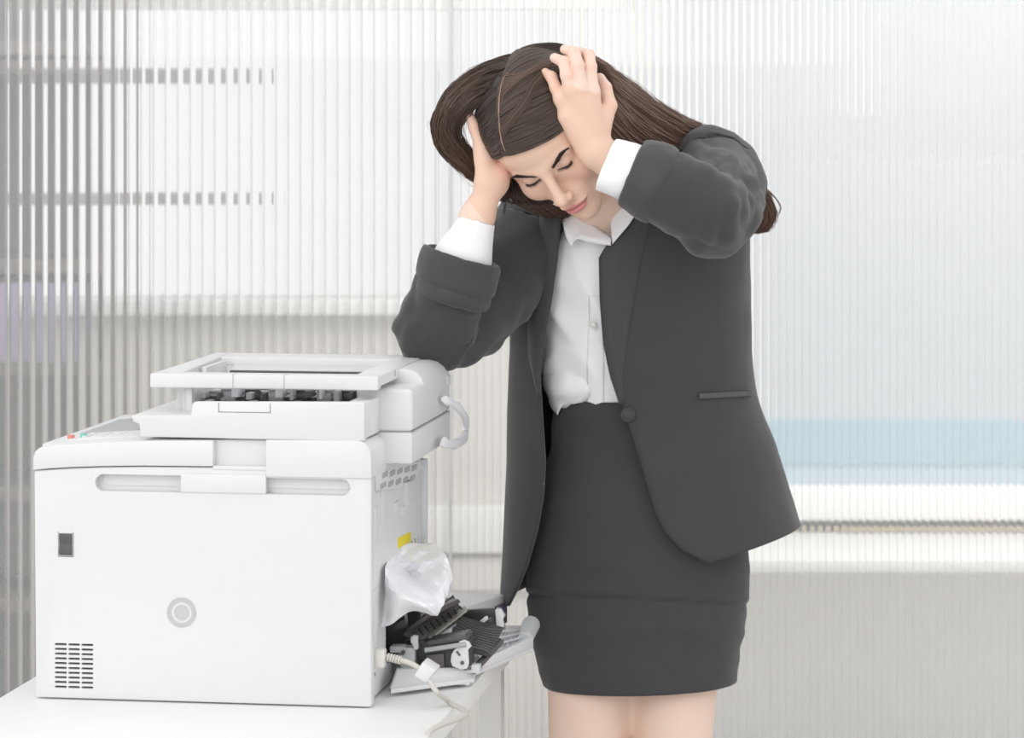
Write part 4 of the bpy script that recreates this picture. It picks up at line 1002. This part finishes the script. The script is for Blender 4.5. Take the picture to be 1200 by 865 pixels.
# shoes (below the frame)
for kx in (.112, .245):
    bm = bmesh.new()
    sec = [(4.735, .030, .095, .085), (4.70, .033, .085, .070), (4.66, .033, .055, .045), (4.62, .036, .03, .032), (4.57, .040, .012, .034), (4.53, .038, .006, .028), (4.505, .022, .006, .018)]
    prev = None
    for y_, hw, z0, hh in sec:
        ring = [bm.verts.new((kx - .012 + hw * math.cos(a), y_, z0 + hh / 2 + hh / 2 * math.sin(a))) for a in [2 * math.pi * k / 16 for k in range(16)]]
        if prev: [bm.faces.new((prev[k], prev[(k + 1) % 16], ring[(k + 1) % 16], ring[k])) for k in range(16)]
        else: bm.faces.new(ring)
        prev = ring
    bm.faces.new(prev[::-1]); cyl(bm, (kx - .012, 4.735, .0), (kx - .012, 4.725, .10), .006, 12, .018)
    bobj('shoe', bm, M_black, woman)
# ------------------------------------------------------------------ hair
class Cap(Group):
    pass
capp = [hell(0, -.016, .030, .0795, .101, .0885, .02), hell(0, -.045, -.02, .068, .070, .060, .04)]
nrm = HM @ V3((0, .8, -.5)); nrm /= np.linalg.norm(nrm)
def cap_d(P):
    D = capp[0].d(P)
    for p in capp[1:]: D = smin(D, p.d(P), p.k)
    return D
class CapG:
    def __init__(s): s.base = [1]; s.branches = []
    def near(s, c, r): return s
    def d(s, P):
        D = cap_d(P); q = (P - HO) @ nrm - .020 - .006 * np.abs((P - HO) @ aL) / .07
        return -smin(-D, -q, .012)
Vc, Fc_ = surface_nets([CapG()], HO - .16, HO + .17, .0032, B=26)
M_hair = attr_mat('hair', .36, .45, bump=0)
dark = V3((.058, .047, .042)); brown = V3((.15, .093, .066))
hair = np_mesh('hair', Vc, Fc_, M_hair, woman, np.repeat((dark * .75)[None], len(Vc), 0))
CAMP = V3((0, 0, CAMH))
def onhead(px, py, off=0.0):
    d = Wn(px, py, 4.5) - CAMP; d /= np.linalg.norm(d); t = 4.2; best = (9, None)
    for _ in range(40):
        p = CAMP + d * t; e = cap_d(p[None])[0] - off
        if e < best[0]: best = (e, p)
        if e < 2e-4: break
        t += max(e * .9, 3e-4)
        if t > 4.75: break
    return best[1]
def gp(g): return V3(onhead(g[0], g[1], .002)) if len(g) == 2 else Wn(*g)
def cap_push(P, off):
    D = cap_d(P); e = 1e-3; m_ = D < off
    if m_.any():
        Q = P[m_]; g_ = np.stack([cap_d(Q + dv) - cap_d(Q - dv) for dv in np.eye(3) * e], 1); g_ /= np.maximum(np.linalg.norm(g_, axis=1)[:, None], 1e-9)
        P[m_] = Q + g_ * (off - D[m_])[:, None]
    return P
def crn(P, n):                            # Catmull-Rom on arrays (m, 3)
    P = np.asarray(P); m_ = len(P); Q = np.concatenate([[2 * P[0] - P[1]], P, [2 * P[-1] - P[-2]]]); t = np.linspace(0, m_ - 1, n); k = np.minimum(t.astype(int), m_ - 2); f = (t - k)[:, None]
    a, b, c, d = Q[k], Q[k + 1], Q[k + 2], Q[k + 3]
    return .5 * (2 * b + (c - a) * f + (2 * a - 5 * b + 4 * c - d) * f * f + (3 * b - a - 3 * c + d) * f ** 3)
nr_ = np.random.RandomState(5)
HV, HF, HC = [], [], []; hbase = 0
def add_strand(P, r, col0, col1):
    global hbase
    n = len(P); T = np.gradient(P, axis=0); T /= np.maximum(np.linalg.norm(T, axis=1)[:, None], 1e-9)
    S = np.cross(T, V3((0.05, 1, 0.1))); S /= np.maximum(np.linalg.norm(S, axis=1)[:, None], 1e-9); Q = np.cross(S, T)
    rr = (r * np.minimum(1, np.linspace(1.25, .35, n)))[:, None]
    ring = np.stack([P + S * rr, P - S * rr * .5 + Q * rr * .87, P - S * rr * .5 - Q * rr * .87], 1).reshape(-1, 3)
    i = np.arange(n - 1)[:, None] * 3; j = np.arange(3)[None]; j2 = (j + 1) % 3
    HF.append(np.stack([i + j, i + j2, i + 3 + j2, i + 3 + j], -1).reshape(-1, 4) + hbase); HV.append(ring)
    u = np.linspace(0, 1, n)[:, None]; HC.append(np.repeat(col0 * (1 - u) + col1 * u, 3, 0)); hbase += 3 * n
def sheet(guides, n, thick, r, tone=(0, .2), seg=15, push=True, jit=.0015, clump=0, wave=0, front=True):
    Gd = np.stack([np.stack([gp(g) for g in gd]) for gd in guides]); m_ = len(Gd)
    for q in range(n):
        s = nr_.rand()
        if clump: s = np.clip((np.floor(s * clump) + .5) / clump + nr_.normal(0, .22 / clump), 0, 1)
        t = s * (m_ - 1); Sg = crn(Gd.transpose(0, 1, 2).reshape(m_, -1), 2) if m_ == 1 else None
        k = min(int(t), m_ - 2); f = t - k; C0 = Gd[k] * (1 - f) + Gd[k + 1] * f
        dp = nr_.rand(); lift = thick * dp
        P = crn(C0 + nr_.normal(0, jit, C0.shape) * np.linspace(.2, 1, len(C0))[:, None], seg)
        if push:
            D = cap_push(P.copy(), .001 + lift); P = D
        P = P + V3((0, -1, 0)) * (0 if push else 1) * (dp - .5) * thick
        if wave: ph = nr_.rand() * 6; P[:, 2] += wave * np.sin(np.linspace(0, 7, seg) + ph) * np.linspace(0, 1, seg)
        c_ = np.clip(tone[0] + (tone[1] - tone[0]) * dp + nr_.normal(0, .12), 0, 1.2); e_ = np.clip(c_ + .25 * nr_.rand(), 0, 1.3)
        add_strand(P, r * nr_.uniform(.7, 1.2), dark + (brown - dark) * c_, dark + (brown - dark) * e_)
A = [[(592, 181), (606, 179), (626, 171), (650, 158), (672, 140), (700, 122)],
     [(588, 160), (606, 152), (630, 142), (655, 128), (680, 115), (708, 108)],
     [(585, 135), (604, 120), (630, 106), (658, 95), (684, 90), (712, 98)],
     [(586, 108), (604, 88), (630, 75), (660, 71), (690, 77), (720, 96)],
     [(592, 90), (608, 68), (635, 58), (664, 60), (692, 72), (722, 94)],
     [(598, 82), (607, 60), (630, 52), (658, 53), (688, 66), (720, 88)]]
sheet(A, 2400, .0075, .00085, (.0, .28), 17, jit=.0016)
for k in range(260):
    t = nr_.rand(); x0, y0 = 592 + 62 * t, 182 - 25 * t + nr_.normal(0, 1.2); P0 = [onhead(x0 - 1, y0 + 2.5, .0006), onhead(x0 + 3, y0 - 3, .002), onhead(x0 + 10, y0 - 12, .004)]
    add_strand(crn(np.stack(P0), 8)[::-1], .0005, dark, dark)
# locks crossing towards the fingers
sheet([[(596, 92), (612, 90), (630, 80), (650, 72), (668, 70)], [(592, 118), (604, 104), (622, 92), (645, 84), (664, 84)]], 320, .011, .0009, (.2, .7), 14, clump=7)
sheet([[(590, 150), (612, 120), (622, 98), (640, 84), (660, 80)], [(594, 160), (618, 128), (628, 106), (642, 92), (658, 88)]], 160, .010, .0008, (.1, .4), 14, clump=5)
C = [[(591, 182), (586, 184), (581, 184), (577, 180)], [(588, 165), (582, 170), (575, 172), (571, 168)], [(585, 140), (577, 150), (569, 157), (563, 156)],
     [(585, 118), (574, 130), (565, 140), (560, 146)], [(587, 100), (573, 110), (562, 124), (556, 136)]]
sheet(C, 900, .006, .00085, (.0, .15), 12, jit=.0012)
Dg = [[(612, 60), (586, 68, 4.490), (552, 83, 4.475), (522, 109, 4.462), (507, 145, 4.462), (517, 177, 4.474), (548, 205, 4.495), (592, 233, 4.54)],
      [(595, 84), (577, 90, 4.465), (551, 102, 4.452), (529, 124, 4.450), (517, 150, 4.460), (530, 178, 4.474), (558, 203, 4.495), (594, 228, 4.54)],
      [(588, 102), (575, 107, 4.452), (556, 116, 4.442), (539, 131, 4.446), (529, 152, 4.462), (541, 176, 4.478), (565, 200, 4.498), (597, 223, 4.54)],
      [(586, 114), (577, 117, 4.450), (563, 122, 4.445), (548, 135, 4.455), (540, 155, 4.468), (553, 177, 4.482), (574, 196, 4.50), (600, 217, 4.54)]]
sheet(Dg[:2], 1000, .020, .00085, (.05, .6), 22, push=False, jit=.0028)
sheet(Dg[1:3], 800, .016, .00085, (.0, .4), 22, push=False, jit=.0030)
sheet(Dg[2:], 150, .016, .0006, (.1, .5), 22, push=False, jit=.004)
sheet([[(604, 66), (590, 66, 4.50), (566, 76, 4.48), (540, 94, 4.47), (520, 120, 4.46)], [(602, 74), (590, 80), (572, 86, 4.46), (553, 96, 4.455), (535, 112, 4.45)]], 300, .012, .0009, (.0, .3), 12, push=False)
sheet([Dg[0], Dg[2]], 70, .05, .0004, (.4, .9), 22, push=False, jit=.008)
B_ = [[(686, 62), (712, 78, 4.485), (745, 104, 4.54), (785, 132, 4.60), (828, 153, 4.67), (862, 180, 4.76)],
      [(700, 80), (722, 100, 4.49), (752, 126, 4.54), (790, 150, 4.60), (825, 168, 4.67), (860, 200, 4.77)],
      [(712, 105, 4.475), (728, 128, 4.50), (750, 152, 4.54), (780, 172, 4.59), (812, 184, 4.65), (850, 212, 4.77)],
      [(706, 150, 4.49), (722, 168, 4.51), (745, 186, 4.55), (768, 198, 4.60), (795, 206, 4.65), (835, 225, 4.77)]]
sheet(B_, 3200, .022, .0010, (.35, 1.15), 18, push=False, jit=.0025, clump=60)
sheet([B_[0], B_[0]], 90, .012, .0005, (.7, 1.2), 18, push=False, jit=.0055)
Fg = [[(848, 172, 4.77), (874, 188, 4.81), (893, 215, 4.80), (906, 236, 4.80), (909, 254, 4.80), (900, 270, 4.80), (886, 273, 4.80)],
      [(845, 182, 4.78), (868, 197, 4.81), (884, 222, 4.80), (895, 240, 4.80), (899, 254, 4.80), (893, 264, 4.80), (884, 268, 4.80)],
      [(842, 194, 4.78), (862, 208, 4.81), (876, 228, 4.80), (884, 244, 4.80), (886, 256, 4.80), (884, 262, 4.80), (878, 266, 4.80)]]
sheet(Fg, 700, .018, .0009, (.5, 1.2), 14, push=False, jit=.0018)
sheet([[(890, 215, 4.8), (905, 228, 4.8), (915, 243, 4.8), (910, 254, 4.8), (903, 250, 4.8)]] * 2, 8, .01, .0004, (.7, 1), 14, push=False, jit=.002)
Eg = [[(580, 200, 4.51), (592, 222, 4.54), (606, 238, 4.57), (632, 250, 4.60), (655, 256, 4.62)], [(600, 190, 4.52), (612, 212, 4.54), (628, 232, 4.565), (650, 245, 4.60), (672, 252, 4.62)]]
sheet(Eg, 900, .02, .0009, (.1, .8), 14, push=False, jit=.003)
sheet([[(604, 205, 4.515), (614, 214, 4.525), (626, 226, 4.54), (642, 238, 4.56)], [(612, 196, 4.50), (622, 210, 4.51), (634, 222, 4.52), (650, 236, 4.545)]], 350, .02, .0009, (.0, .3), 12, push=False, jit=.002)
for k in range(9):
    x_ = 596 + k * 4.5; P0 = [Wn(x_ - 4, 208, 4.52), Wn(x_ - 6 + nr_.rand() * 4, 224, 4.51), Wn(x_ + 2, 236 + nr_.rand() * 5, 4.51), Wn(x_ + 11, 236, 4.52), Wn(x_ + 15, 228, 4.53)]
    for j in range(7): add_strand(crn(np.stack(P0) + nr_.normal(0, .0012, (5, 3)), 16), .0005, dark, brown * .7)
for k in range(14):
    P0 = [Wn(566, 212, 4.50), Wn(585, 228 + nr_.rand() * 6, 4.50), Wn(592, 238, 4.50), Wn(590, 250 + nr_.rand() * 6, 4.50)]
    add_strand(crn(np.stack(P0) + nr_.normal(0, .0015, (4, 3)), 12), .0004, dark, dark)
HV = np.concatenate(HV); HF = np.concatenate(HF); HC = np.concatenate(HC)
so = np_mesh('hair_strands', HV, HF, M_hair, hair, HC); so['kind'] = 'stuff'
bm = bmesh.new(); tube(bm, [Vector(onhead(x, y, .0088)) for x, y in [(592, 177), (588, 166), (585.5, 150), (584.5, 132), (585, 116), (587, 102), (590, 92), (595, 85)]], [.0006, .0012, .0013, .0012, .0012, .0011, .0009, .0005], 6)
bobj('parting', bm, mat('scalp', (.36, .22, .16), .6, sss=0), hair)
print('TRIS body', len(Fb) * 2, 'hair', len(HF) * 2)
